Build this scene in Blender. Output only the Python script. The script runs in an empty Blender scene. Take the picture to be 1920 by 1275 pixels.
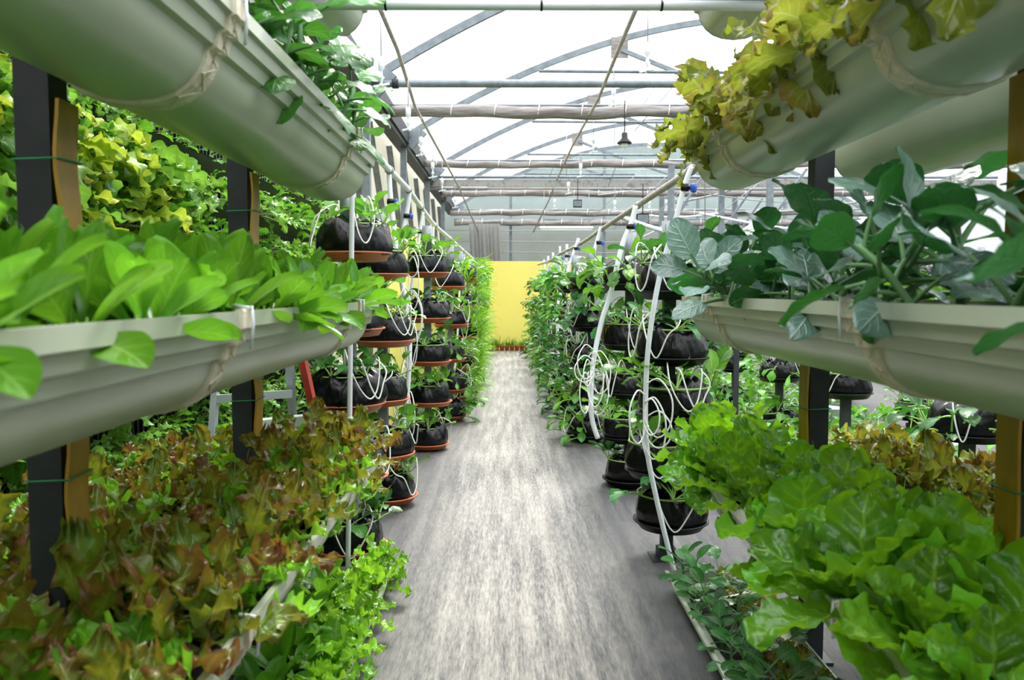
import bpy, math, random
from mathutils import Vector, Matrix
R = math.radians; PI = math.pi
sc = bpy.context.scene
col = sc.collection
EYE = 1.5; F = 1500.0; VX, VY = 952.0, 545.0
def P(px, py, Z):                      # point seen at (px,py) standing Z metres down the aisle
    th=math.atan(92.5/F); u=px-960; v=637.5-py
    y=F*math.cos(th)+v*math.sin(th); z=-F*math.sin(th)+v*math.cos(th); a=-math.atan(8/F)
    x2=u*math.cos(a)-y*math.sin(a)*1; y2=y*math.cos(a)+u*math.sin(a)
    return Vector((x2*Z/y2-0.0, Z, EYE+z*Z/y2))
ORD = ['nearest','second','third','fourth','fifth','sixth','seventh','eighth','ninth','tenth','eleventh','twelfth','thirteenth','fourteenth','fifteenth','sixteenth','seventeenth','eighteenth','nineteenth','twentieth']
def ordn(i):
    if i < 20: return ORD[i]
    t = ['twenty','thirty','forty','fifty','sixty'][(i+1)//10-2]; r = (i+1) % 10
    return {'twenty':'twentieth','thirty':'thirtieth','forty':'fortieth','fifty':'fiftieth','sixty':'sixtieth'}[t] if r == 0 else t+'-'+(['first','second','third','fourth','fifth','sixth','seventh','eighth','ninth'][r-1])

# ------------------------------------------------------------------ mesh builder
class MB:
    def __init__(s): s.v=[]; s.f=[]; s.uv=[]; s.rn=[]
    def vert(s, p, uv=(0,0), r=0.5):
        s.v.append(tuple(p)); s.uv.append(uv); s.rn.append(r); return len(s.v)-1
    def box(s, a, b):
        x0,y0,z0=a; x1,y1,z1=b
        i=len(s.v)
        for p in ((x0,y0,z0),(x1,y0,z0),(x1,y1,z0),(x0,y1,z0),(x0,y0,z1),(x1,y0,z1),(x1,y1,z1),(x0,y1,z1)): s.vert(p)
        for q in ((0,3,2,1),(4,5,6,7),(0,1,5,4),(1,2,6,5),(2,3,7,6),(3,0,4,7)): s.f.append(tuple(i+k for k in q))
    def bar(s, a, b, w, h, up=(0,0,1)):       # rectangular bar from a to b
        a=Vector(a); b=Vector(b); d=(b-a).normalized(); u=Vector(up)
        if abs(d.dot(u))>.95: u=Vector((0,1,0))
        sd=d.cross(u).normalized(); u=sd.cross(d).normalized()
        i=len(s.v)
        for c in (a,b):
            for q in ((-1,-1),(1,-1),(1,1),(-1,1)): s.vert(c+sd*q[0]*w/2+u*q[1]*h/2)
        for q in ((3,2,1,0),(4,5,6,7),(0,1,5,4),(1,2,6,5),(2,3,7,6),(3,0,4,7)): s.f.append(tuple(i+k for k in q))
    def tube(s, pts, r, n=8, cap=True, rf=None):
        pts=[Vector(p) for p in pts]; m=len(pts); rings=[]
        up=Vector((0,0,1)); prev=None
        for k,p in enumerate(pts):
            t=(pts[min(k+1,m-1)]-pts[max(k-1,0)])
            if t.length<1e-9: t=Vector((0,1,0))
            t.normalize()
            if prev is None:
                a=t.cross(up)
                if a.length<.1: a=t.cross(Vector((1,0,0)))
            else: a=prev-t*prev.dot(t)
            if a.length<1e-6: a=t.orthogonal()
            a.normalize(); b=t.cross(a); prev=a
            ring=[]
            for j in range(n):
                th=2*PI*j/n; rr=r if rf is None else r*rf(k/(m-1),th)
                ring.append(s.vert(p+a*math.cos(th)*rr+b*math.sin(th)*rr,(j/n,k/(m-1))))
            rings.append(ring)
        for k in range(m-1):
            for j in range(n):
                s.f.append((rings[k][j],rings[k][(j+1)%n],rings[k+1][(j+1)%n],rings[k+1][j]))
        if cap: s.f.append(tuple(reversed(rings[0]))); s.f.append(tuple(rings[-1]))
    def lathe(s, prof, n=24, wob=None, c=(0,0,0)):
        rings=[]
        for k,(r,z) in enumerate(prof):
            ring=[]
            for j in range(n):
                th=2*PI*j/n; dr,dz=(wob(th,k) if wob else (1,0))
                ring.append(s.vert((c[0]+r*dr*math.cos(th),c[1]+r*dr*math.sin(th),c[2]+z+dz),(j/n,k/len(prof))))
            rings.append(ring)
        for k in range(len(prof)-1):
            for j in range(n): s.f.append((rings[k][j],rings[k][(j+1)%n],rings[k+1][(j+1)%n],rings[k+1][j]))
        if prof[0][0]>1e-4: s.f.append(tuple(reversed(rings[0])))
        if prof[-1][0]>1e-4: s.f.append(tuple(rings[-1]))
    def mesh(s, name, mat, smooth=True):
        me=bpy.data.meshes.new(name); me.from_pydata(s.v,[],s.f)
        uv=me.uv_layers.new(name='UVMap')
        idx=[0]*len(me.loops); me.loops.foreach_get('vertex_index',idx)
        flat=[]
        for i in idx: flat.extend(s.uv[i])
        uv.data.foreach_set('uv',flat)
        at=me.attributes.new('rnd','FLOAT','POINT'); at.data.foreach_set('value',s.rn)
        if smooth: me.polygons.foreach_set('use_smooth',[True]*len(me.polygons))
        if mat: me.materials.append(mat)
        me.update(); return me
    def build(s, name, mat, parent=None, smooth=True, loc=None):
        o=bpy.data.objects.new(name,s.mesh(name,mat,smooth)); col.objects.link(o)
        if parent is not None: o.parent=parent
        if loc: o.location=loc
        return o
def smooth_pts(pts, n=6):
    pts=[Vector(p) for p in pts]; out=[]
    for i in range(len(pts)-1):
        p0=pts[max(i-1,0)];p1=pts[i];p2=pts[i+1];p3=pts[min(i+2,len(pts)-1)]
        for k in range(n):
            t=k/n
            out.append(.5*((2*p1)+(p2-p0)*t+(2*p0-5*p1+4*p2-p3)*t*t+(3*p1-p0-3*p2+p3)*t**3))
    out.append(pts[-1]); return out
def tag(o, label, cat, group=None):
    o['label']=label; o['category']=cat
    if group: o['group']=group
    return o
def struct(o): o['kind']='structure'; return o
def empty(name, loc=(0,0,0), rz=0):
    o=bpy.data.objects.new(name,None); col.objects.link(o); o.location=loc; o.rotation_euler=(0,0,rz); o.empty_display_size=.05; return o
def dup(o, parent=None):
    c=o.copy(); col.objects.link(c)
    if parent is not None: c.parent=parent
    for ch in list(o.children): dup(ch,c)
    return c

# ------------------------------------------------------------------ materials
def newmat(name):
    m=bpy.data.materials.new(name); m.use_nodes=True; nt=m.node_tree; nt.nodes.clear()
    out=nt.nodes.new('ShaderNodeOutputMaterial'); return m,nt,out
def N(nt,t,**k):
    n=nt.nodes.new(t)
    for a,b in k.items():
        if a=='inp':
            for i,v in b.items(): n.inputs[i].default_value=v
        else: setattr(n,a,b)
    return n
def L(nt,a,b): nt.links.new(a,b)
def math_n(nt,op,a,b=None,c=None,clamp=False):
    n=nt.nodes.new('ShaderNodeMath'); n.operation=op; n.use_clamp=clamp
    for i,x in enumerate((a,b,c)):
        if x is None: continue
        if hasattr(x,'is_linked'): L(nt,x,n.inputs[i])
        else: n.inputs[i].default_value=x
    return n.outputs[0]
def mixc(nt,f,a,b,bt='MIX'):
    n=nt.nodes.new('ShaderNodeMix'); n.data_type='RGBA'; n.blend_type=bt; n.clamp_factor=True
    for i,x in ((0,f),(6,a),(7,b)):
        if hasattr(x,'is_linked'): L(nt,x,n.inputs[i])
        else: n.inputs[i].default_value=x if i==0 else (*x,1)
    return n.outputs[2]
def noise(nt,vec,scale,det=3,rough=.55):
    n=N(nt,'ShaderNodeTexNoise',inp={'Scale':scale,'Detail':det,'Roughness':rough})
    if vec is not None: L(nt,vec,n.inputs['Vector'])
    return n.outputs['Fac']
def ramp(nt,f,a,b):
    n=N(nt,'ShaderNodeMapRange',inp={'From Min':a,'From Max':b}); L(nt,f,n.inputs['Value']); return n.outputs[0]
def coord(nt,kind='Object',scale=None):
    t=N(nt,'ShaderNodeTexCoord').outputs[kind]
    if scale:
        m=N(nt,'ShaderNodeMapping'); m.inputs['Scale'].default_value=scale; L(nt,t,m.inputs['Vector']); return m.outputs[0]
    return t
def simple(name, c, rough=.5, c2=None, nscale=8, bump=0, bscale=40, metal=0, spec=.5, stretch=None, lo=.35, hi=.7, tr=0, trc=None):
    m,nt,out=newmat(name); b=N(nt,'ShaderNodeBsdfPrincipled',inp={'Roughness':rough,'Metallic':metal,'Specular IOR Level':spec})
    co=coord(nt,'Object',stretch)
    if c2: L(nt,mixc(nt,ramp(nt,noise(nt,co,nscale,5),lo,hi),c,c2),b.inputs['Base Color'])
    else: b.inputs['Base Color'].default_value=(*c,1)
    if bump:
        bp=N(nt,'ShaderNodeBump',inp={'Strength':bump,'Distance':.01}); L(nt,noise(nt,co,bscale,4),bp.inputs['Height']); L(nt,bp.outputs[0],b.inputs['Normal'])
    if tr:
        t=N(nt,'ShaderNodeBsdfTranslucent'); t.inputs[0].default_value=(*(trc or c),1)
        mx=N(nt,'ShaderNodeMixShader',inp={0:tr}); L(nt,b.outputs[0],mx.inputs[1]); L(nt,t.outputs[0],mx.inputs[2]); L(nt,mx.outputs[0],out.inputs[0])
    else: L(nt,b.outputs[0],out.inputs[0])
    return m
def leafmat(name, c, c2, vein, edge=None, edge_lo=.3, edge_hi=.9, vs=.7, nv=7, tr=.4, rough=.42, bump=.5, holes=False, trc=None, spec=.45, veinw=.16, under=None):
    m,nt,out=newmat(name)
    uv=N(nt,'ShaderNodeUVMap',uv_map='UVMap').outputs[0]
    sp=N(nt,'ShaderNodeSeparateXYZ'); L(nt,uv,sp.inputs[0]); U=sp.outputs[0]; V=sp.outputs[1]
    ax=math_n(nt,'ABSOLUTE',math_n(nt,'MULTIPLY_ADD',U,2.0,-1.0))
    rnd=N(nt,'ShaderNodeAttribute',attribute_name='rnd').outputs['Fac']
    oi=N(nt,'ShaderNodeObjectInfo').outputs['Random']
    co=coord(nt)
    mid=ramp(nt,ax,.09,.02)
    w=math_n(nt,'FRACT',math_n(nt,'ADD',math_n(nt,'MULTIPLY',V,float(nv)),math_n(nt,'MULTIPLY',ax,-1.7)))
    sv=ramp(nt,math_n(nt,'ABSOLUTE',math_n(nt,'SUBTRACT',w,.5)),veinw,.02)
    sv=math_n(nt,'MULTIPLY',sv,ramp(nt,ax,1.0,.35))
    vm=math_n(nt,'MULTIPLY',math_n(nt,'MAXIMUM',mid,math_n(nt,'MULTIPLY',sv,.6)),vs)
    n1=noise(nt,co,14,3)
    mixf=math_n(nt,'ADD',math_n(nt,'MULTIPLY',rnd,.75),math_n(nt,'MULTIPLY_ADD',oi,.3,math_n(nt,'MULTIPLY_ADD',n1,.5,-.3)),clamp=True)
    base=mixc(nt,mixf,c,c2)
    if edge:
        ef=math_n(nt,'ADD',math_n(nt,'MAXIMUM',ax,math_n(nt,'POWER',V,2.0)),math_n(nt,'MULTIPLY_ADD',noise(nt,co,25,3),1.1,-.62))
        ef=math_n(nt,'ADD',ef,math_n(nt,'MULTIPLY_ADD',rnd,.9,-.45))
        base=mixc(nt,ramp(nt,ef,edge_lo,edge_hi),base,edge)
    base=mixc(nt,vm,base,vein)
    if under:
        bf=N(nt,'ShaderNodeNewGeometry').outputs['Backfacing']; base=mixc(nt,bf,under,base)
    val=math_n(nt,'MULTIPLY_ADD',rnd,.5,.75)
    hs=N(nt,'ShaderNodeHueSaturation'); L(nt,val,hs.inputs['Value']); L(nt,base,hs.inputs['Color'])
    L(nt,math_n(nt,'MULTIPLY_ADD',oi,.03,.485),hs.inputs['Hue'])
    base=hs.outputs[0]
    b=N(nt,'ShaderNodeBsdfPrincipled',inp={'Roughness':rough,'Specular IOR Level':spec}); L(nt,base,b.inputs['Base Color'])
    bh=math_n(nt,'ADD',math_n(nt,'MULTIPLY',vm,-.6),math_n(nt,'MULTIPLY',noise(nt,co,55,2),.55))
    bp=N(nt,'ShaderNodeBump',inp={'Strength':bump,'Distance':.006}); L(nt,bh,bp.inputs['Height']); L(nt,bp.outputs[0],b.inputs['Normal'])
    t=N(nt,'ShaderNodeBsdfTranslucent')
    tc=mixc(nt,.55,base,trc or (c2[0]*1.4,c2[1]*1.35,c2[2]*.6)); L(nt,tc,t.inputs[0])
    mx=N(nt,'ShaderNodeMixShader',inp={0:tr}); L(nt,b.outputs[0],mx.inputs[1]); L(nt,t.outputs[0],mx.inputs[2])
    res=mx.outputs[0]
    if holes:
        tp=N(nt,'ShaderNodeBsdfTransparent'); hf=ramp(nt,noise(nt,co,38,1),.70,.72)
        m2=N(nt,'ShaderNodeMixShader'); L(nt,hf,m2.inputs[0]); L(nt,res,m2.inputs[1]); L(nt,tp.outputs[0],m2.inputs[2]); res=m2.outputs[0]
    L(nt,res,out.inputs[0]); return m

M={}
M['pvc']=simple('gutter_plastic',(.42,.46,.355),.3,(.37,.41,.31),3,.04,25,spec=.5)
M['pvc_joint']=simple('joint_plastic',(.64,.59,.46),.5,(.44,.38,.26),22,.3,60,lo=.45,hi=.8)
M['soil']=simple('dark_soil',(.006,.0045,.0035),.95,(.03,.022,.016),45,1.0,60)
M['white_pipe']=simple('white_pipe',(.72,.76,.80),.35,(.62,.66,.68),6)
M['tube']=simple('white_hose',(.74,.76,.72),.45)
M['black']=simple('black_plastic',(.002,.002,.003),.25,(.004,.004,.005),9,.6,7,spec=.28)
M['black_tray']=simple('black_tray_plastic',(.003,.003,.004),.4,(.006,.006,.006),12,spec=.3)
M['terra']=simple('terracotta_plastic',(.50,.135,.045),.42,(.40,.10,.035),7)
M['steel_dark']=simple('dark_painted_steel',(.028,.033,.036),.55,(.02,.024,.027),12,.1,spec=.3)
M['steel']=simple('galvanised_steel',(.20,.235,.26),.45,(.13,.15,.165),7,metal=.3)
M['steel_rust']=simple('rusting_steel',(.26,.26,.25),.55,(.14,.095,.07),9,lo=.5,hi=.75)
M['post_grey']=simple('grey_pipe_paint',(.22,.25,.27),.4,(.17,.19,.2),9)
M['trap']=simple('ochre_board',(.42,.235,.012),.5,(.24,.12,.01),9,.3,25,lo=.45,hi=.75,stretch=(1,1,.4))
M['twine']=simple('green_twine',(.02,.22,.08),.7)
M['yellow']=simple('yellow_wall_paint',(.76,.68,.16),.55,(.72,.63,.14),1.2)
M['cream']=simple('cream_panel',(.60,.57,.45),.7,(.46,.43,.34),1.1,tr=.35)
M['net']=simple('shade_net',(.28,.265,.255),.8,(.13,.11,.10),30,1.0,70,lo=.35,hi=.75,stretch=(.12,1,1))
M['wire']=simple('wire',(.28,.29,.29),.5)
M['blue']=simple('blue_valve',(.03,.08,.45),.4)
M['alu']=simple('aluminium',(.42,.46,.48),.35,metal=.4)
M['white_tread']=simple('white_tread',(.72,.76,.76),.4)
M['red']=simple('red_paint',(.38,.025,.015),.45,(.28,.02,.012),12)
M['stalk']=simple('pale_green_stalk',(.30,.52,.12),.5,tr=.25)
M['stalk_dark']=simple('green_stalk',(.12,.27,.10),.5,tr=.15)
M['stalk_pale']=simple('pale_lettuce_rib',(.42,.52,.22),.5,tr=.3)
M['strap']=simple('white_strap',(.78,.76,.68),.45)
M['bucket']=simple('grey_bucket',(.35,.42,.47),.5)
M['peach']=simple('terracotta_tray',(.75,.32,.18),.6)
M['lampw']=simple('white_enamel',(.8,.85,.8),.3)
# leaves (c = darker, c2 = lighter)
M['l_spoon']=leafmat('bright_spoon_leaf',(.045,.19,.012),(.17,.42,.03),(.34,.58,.14),vs=.45,nv=6,tr=.40,rough=.3,bump=.3)
M['l_blue']=leafmat('blue_green_leaf',(.05,.135,.095),(.20,.32,.27),(.40,.52,.47),vs=.7,nv=6,tr=.18,rough=.30,bump=1.0,spec=.7,trc=(.05,.35,.03),under=(.03,.14,.035))
M['l_seed']=leafmat('seedling_leaf',(.014,.095,.016),(.05,.20,.032),(.18,.36,.14),vs=.5,nv=5,tr=.28,rough=.36,spec=.3,bump=.35)
M['l_greenb']=leafmat('round_brassica_leaf',(.020,.12,.018),(.08,.27,.04),(.22,.42,.16),vs=.5,nv=5,tr=.35,rough=.3,bump=.6)
M['l_cab']=leafmat('cabbage_leaf',(.018,.125,.008),(.12,.36,.016),(.30,.54,.08),vs=.6,nv=8,tr=.42,rough=.33,bump=1.0,spec=.6,veinw=.25,trc=(.38,.72,.012))
M['l_red']=leafmat('red_frilly_leaf',(.09,.20,.012),(.22,.42,.03),(.38,.44,.14),edge=(.13,.040,.014),edge_lo=.35,edge_hi=1.2,tr=.38,rough=.33,bump=1.0,trc=(.40,.30,.02))
M['l_yel']=leafmat('yellowing_leaf',(.14,.20,.02),(.36,.38,.07),(.55,.56,.25),edge=(.26,.13,.04),edge_lo=.6,edge_hi=1.35,tr=.5,rough=.4,bump=.9,trc=(.34,.42,.02))
M['l_green']=leafmat('light_lettuce_leaf',(.08,.28,.012),(.28,.54,.035),(.45,.66,.14),vs=.6,tr=.42,rough=.33,bump=1.0,trc=(.35,.7,.02))
M['l_wall']=leafmat('wall_lettuce_leaf',(.06,.22,.02),(.22,.44,.07),(.40,.56,.24),vs=.7,tr=.35,rough=.33,bump=1.0)
M['l_wally']=leafmat('wall_yellow_leaf',(.14,.30,.02),(.36,.50,.045),(.52,.62,.2),edge=(.42,.26,.05),edge_lo=1.0,edge_hi=1.7,tr=.4,rough=.4,bump=.8,trc=(.55,.62,.04))
M['l_pot']=leafmat('potted_green_leaf',(.03,.16,.012),(.14,.37,.03),(.32,.52,.15),vs=.5,tr=.35,rough=.32,bump=.5)
M['l_grass']=leafmat('grassy_leaf',(.06,.25,.012),(.24,.52,.03),(.4,.62,.1),vs=.3,tr=.4,rough=.38,bump=.2)

def floor_mat(name, mat=True):
    m,nt,out=newmat(name); b=N(nt,'ShaderNodeBsdfPrincipled',inp={'Specular IOR Level':.45 if mat else .15})
    co=coord(nt); st=coord(nt,'Object',(15,.9,1)); st2=coord(nt,'Object',(70,9,1))
    n1=ramp(nt,noise(nt,st,1.0,6,.68),.40,.62); n2=ramp(nt,noise(nt,st2,1.2,5,.75),.40,.62); n3=ramp(nt,noise(nt,co,1.3,4),.3,.7); n4=ramp(nt,noise(nt,co,7,4,.7),.35,.65)
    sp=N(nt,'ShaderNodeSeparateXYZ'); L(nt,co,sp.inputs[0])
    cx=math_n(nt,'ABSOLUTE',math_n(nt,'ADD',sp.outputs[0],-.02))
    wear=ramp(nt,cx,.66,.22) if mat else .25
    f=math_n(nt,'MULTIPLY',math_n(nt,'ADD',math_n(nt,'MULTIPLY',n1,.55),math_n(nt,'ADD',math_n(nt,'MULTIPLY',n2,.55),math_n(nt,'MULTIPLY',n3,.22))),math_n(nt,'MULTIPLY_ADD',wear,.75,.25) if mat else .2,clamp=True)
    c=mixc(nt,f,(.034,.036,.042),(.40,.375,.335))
    c=mixc(nt,math_n(nt,'MULTIPLY',n4,.15),c,(.16,.165,.18))
    # woven threads
    wv=N(nt,'ShaderNodeTexWave',wave_type='BANDS',bands_direction='X',inp={'Scale':70,'Distortion':1.5}); L(nt,co,wv.inputs['Vector'])
    wv2=N(nt,'ShaderNodeTexWave',wave_type='BANDS',bands_direction='Y',inp={'Scale':55,'Distortion':1.5}); L(nt,co,wv2.inputs['Vector'])
    h=math_n(nt,'ADD',math_n(nt,'MULTIPLY',wv.outputs['Fac'],.5),math_n(nt,'MULTIPLY',wv2.outputs['Fac'],.5))
    c=mixc(nt,math_n(nt,'MULTIPLY',h,.18),c,(.02,.02,.022))
    L(nt,c,b.inputs['Base Color']); L(nt,math_n(nt,'MULTIPLY_ADD',f,.25,.42),b.inputs['Roughness'])
    hb=math_n(nt,'ADD',math_n(nt,'MULTIPLY',h,.3),math_n(nt,'ADD',math_n(nt,'MULTIPLY',noise(nt,st,.7,4),2.2),math_n(nt,'MULTIPLY',noise(nt,co,16,3),.5)))
    bp=N(nt,'ShaderNodeBump',inp={'Strength':.6,'Distance':.012}); L(nt,hb,bp.inputs['Height']); L(nt,bp.outputs[0],b.inputs['Normal'])
    L(nt,b.outputs[0],out.inputs[0]); return m
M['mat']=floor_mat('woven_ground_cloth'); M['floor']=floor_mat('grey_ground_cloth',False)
def film(name, c, tp, tr=.6):
    m,nt,out=newmat(name); d=N(nt,'ShaderNodeBsdfDiffuse'); d.inputs[0].default_value=(*c,1)
    t=N(nt,'ShaderNodeBsdfTranslucent'); t.inputs[0].default_value=(*c,1)
    p=N(nt,'ShaderNodeBsdfTransparent'); p.inputs[0].default_value=(min(1,c[0]*1.1),min(1,c[1]*1.1),min(1,c[2]*1.1),1)
    a=N(nt,'ShaderNodeMixShader',inp={0:tr}); L(nt,d.outputs[0],a.inputs[1]); L(nt,t.outputs[0],a.inputs[2])
    b=N(nt,'ShaderNodeMixShader',inp={0:tp}); L(nt,a.outputs[0],b.inputs[1]); L(nt,p.outputs[0],b.inputs[2]); L(nt,b.outputs[0],out.inputs[0]); return m
M['roof']=film('clear_roof_film',(.95,.97,.98),.85)
M['sidefilm']=film('side_film',(.55,.60,.60),.2)
M['darkfilm']=film('light_blocking_film',(.10,.14,.10),.03)  # made dark and nearly opaque to cut light from behind the camera
def gable():
    m,nt,out=newmat('hazy_gable_film'); co=coord(nt)
    sp=N(nt,'ShaderNodeSeparateXYZ'); L(nt,co,sp.inputs[0])
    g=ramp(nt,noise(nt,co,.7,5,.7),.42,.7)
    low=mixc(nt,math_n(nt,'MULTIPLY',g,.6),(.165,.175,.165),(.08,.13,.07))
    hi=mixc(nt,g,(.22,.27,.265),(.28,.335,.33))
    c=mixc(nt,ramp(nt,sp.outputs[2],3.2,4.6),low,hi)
    br=N(nt,'ShaderNodeTexBrick',inp={'Scale':1.0,'Mortar Size':.012,'Brick Width':2.3,'Row Height':1.15}); br.offset=0
    mp=N(nt,'ShaderNodeMapping'); mp.inputs['Rotation'].default_value=(R(90),0,0); L(nt,co,mp.inputs['Vector']); L(nt,mp.outputs[0],br.inputs['Vector'])
    c=mixc(nt,math_n(nt,'MULTIPLY',br.outputs['Fac'],.6),c,(.2,.22,.22))
    d=N(nt,'ShaderNodeBsdfDiffuse'); t=N(nt,'ShaderNodeBsdfTranslucent'); L(nt,c,d.inputs[0]); L(nt,c,t.inputs[0])
    a=N(nt,'ShaderNodeMixShader',inp={0:.6}); L(nt,d.outputs[0],a.inputs[1]); L(nt,t.outputs[0],a.inputs[2]); L(nt,a.outputs[0],out.inputs[0]); return m
M['gable']=gable()

# ------------------------------------------------------------------ camera, world, light
cam=bpy.data.cameras.new('camera'); camo=bpy.data.objects.new('camera',cam); col.objects.link(camo); sc.camera=camo
cam.sensor_width=36; cam.lens=36*F/1920; cam.clip_start=.05; cam.clip_end=300
camo.location=(0,0,EYE)
camo.rotation_euler=(R(90)-math.atan(92.5/F),0,-math.atan(8/F))
cam.dof.use_dof=True; cam.dof.focus_distance=5.0; cam.dof.aperture_fstop=4.0
w=bpy.data.worlds.new('world'); sc.world=w; w.use_nodes=True; nt=w.node_tree; nt.nodes.clear()
wo=N(nt,'ShaderNodeOutputWorld'); bg=N(nt,'ShaderNodeBackground'); L(nt,bg.outputs[0],wo.inputs[0])
tc=N(nt,'ShaderNodeTexCoord'); sp=N(nt,'ShaderNodeSeparateXYZ'); L(nt,tc.outputs['Generated'],sp.inputs[0])
z=ramp(nt,sp.outputs[2],-.05,.9)
L(nt,mixc(nt,z,(.80,.84,.86),(1.0,1.01,1.04)),bg.inputs[0])
L(nt,math_n(nt,'MULTIPLY_ADD',z,4.2,.75),bg.inputs[1])
sun=bpy.data.lights.new('sun','SUN'); so=bpy.data.objects.new('sun',sun); col.objects.link(so); sun.energy=4.5; sun.angle=R(18); sun.color=(1,.97,.9)
so.rotation_euler=(R(-38),R(14),0)
sc.view_settings.view_transform='Standard'; sc.view_settings.look='None'; sc.view_settings.gamma=1; sc.view_settings.use_curve_mapping=False
sc.view_settings.exposure=.28

# ------------------------------------------------------------------ setting
XL=-2.2; XR=11.8; Y0=-5.0; YB=27.0
def plane(name, pts, mat, struct_=True):
    mb=MB(); ids=[mb.vert(p) for p in pts]; mb.f.append(tuple(ids)); o=mb.build(name,mat,smooth=False)
    if struct_: struct(o)
    return o
mb=MB(); mb.box((-3,Y0,-.1),(14,YB+2,0)); struct(mb.build('floor',M['floor'],smooth=False))
XP,AH,AA=5.0,4.84,.0457
def roofz(x): return EYE+AH-AA*(x-XP)**2
mb=MB(); n=40
ids=[[mb.vert((-1.8+13.6*i/n,y,roofz(-1.8+13.6*i/n)+.07)) for i in range(n+1)] for y in (Y0,YB)]
for i in range(n): mb.f.append((ids[0][i],ids[0][i+1],ids[1][i+1],ids[1][i]))
o=mb.build('ceiling',M['roof']); struct(o)
mb=MB(); b0=[mb.vert((-2.2+14.0*i/n,YB,0)) for i in range(n+1)]; b1=[mb.vert((-2.2+14.0*i/n,YB,roofz(max(-1.8,min(11.8,-2.2+14.0*i/n)))+.07)) for i in range(n+1)]
for i in range(n): mb.f.append((b0[i],b0[i+1],b1[i+1],b1[i]))
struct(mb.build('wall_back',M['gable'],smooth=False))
plane('wall_left',[(XL,Y0,0),(XL,YB,0),(XL,YB,4.3),(XL,Y0,4.3)],M['cream'])
plane('wall_right',[(XR,Y0,0),(XR,YB,0),(XR,YB,4.3),(XR,Y0,4.3)],M['sidefilm'])
plane('wall_front_blocker',[(XL,Y0,0),(XR,Y0,0),(XR,Y0,4.3),(XL,Y0,4.3)],M['darkfilm'])  # unseen wall behind the camera, added dark to reduce light from there
# woven cloth down the aisle
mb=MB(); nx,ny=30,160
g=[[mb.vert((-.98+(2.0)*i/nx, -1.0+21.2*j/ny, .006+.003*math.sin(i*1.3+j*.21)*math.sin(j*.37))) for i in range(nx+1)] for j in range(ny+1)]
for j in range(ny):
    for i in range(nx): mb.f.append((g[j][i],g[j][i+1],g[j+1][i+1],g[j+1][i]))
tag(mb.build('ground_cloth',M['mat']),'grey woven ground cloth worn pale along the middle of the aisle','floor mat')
# yellow wall at the aisle end and yellow side partition
mb=MB(); mb.box((-.56,20.2,0),(1.6,20.3,2.24)); struct(mb.build('wall_yellow_end',M['yellow'],smooth=False))
mb=MB(); mb.box((-1.36,8.4,0),(-1.30,20.2,2.25)); struct(mb.build('wall_yellow_side',M['yellow'],smooth=False))
mb=MB(); mb.box((-1.1,20.4,0),(-.62,20.5,2.2)); o=mb.build('wall_grey_end',M['cream'],smooth=False); struct(o)

# roof arches
AZ=[6.6,10.6,14.4,18.6,23.0,26.8]
names=['nearest','second','third','fourth','fifth','farthest']
def arch(y,i):
    mb=MB(); m=44
    pts=[(-1.8+13.6*k/m,y,roofz(-1.8+13.6*k/m)) for k in range(m+1)]
    for k in range(m): mb.bar(pts[k],pts[k+1],.06,.10)
    o=mb.build('roof_arch',M['steel'],smooth=False); tag(o,names[i]+' grey steel roof arch rising from the left eave','roof arch','roof arches')
    # gusset plate, brace and collar tube
    pm=MB(); x=2.0; pm.box((x-.18,y-.05,roofz(x)-.34),(x+.12,y-.035,roofz(x)+.02)); pm.build('gusset_plate',M['net'],o,smooth=False)
    pm=MB(); pm.bar((x,y-.05,roofz(x)-.2),(x+1.4,y-.05,roofz(x)-.75),.05,.07); pm.bar((x+1.4,y-.05,roofz(x)-.75),(x+4,y-.05,roofz(x)-1.6),.05,.05); pm.build('brace',M['steel'],o,smooth=False)
    pm=MB(); pm.tube([(.55,y-.07,roofz(.5)-.06),(4.2,y-.07,roofz(.5)-.08)],.03,8); pm.build('collar_tube',M['steel'],o)
    pm=MB(); pm.bar((-1.75,y,4.05),(-1.5,y,4.33),.09,.16); pm.build('foot_bracket',M['steel'],o,smooth=False)
for i,y in enumerate(AZ): arch(y,i)
# eave beam + side posts + lattice
mb=MB(); mb.box((-1.98,2.5,4.02),(-1.78,26.9,4.10)); mb.bar((-1.76,2.5,4.22),(-1.76,26.9,4.22),.03,.26); mb.bar((-1.95,2.5,4.22),(-1.95,26.9,4.22),.03,.2)
tag(mb.build('eave_beam',M['steel_dark'],smooth=False),'dark grey steel eave channel running along the left side','beam')
mb=MB()
for i,y in enumerate(AZ[1:-1]):
    pm=MB(); pm.bar((-1.85,y,0),(-1.85,y,4.05),.10,.16); pm.bar((-1.80,y-.07,2.3),(-1.80,y-.07,4.0),.02,.03)
    tag(pm.build('side_post',M['steel'],smooth=False),names[i]+' galvanised upright post under the left eave','post','posts under the left eave')
lab=['nearest','second','third','fourth','fifth']
k=0
for y in [6+2.0*x for x in range(10)]:
    pm=MB(); pm.bar((-2.05,y,4.0),(-2.05,y+1.9,2.65 if y<9 else 2.1),.03,.10,up=(1,0,0))
    tag(pm.build('lattice_brace',M['steel'],smooth=False),ordn(k)+' dark diagonal brace from the near end of the cream left wall','brace','diagonal braces on the left wall'); k+=1
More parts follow.
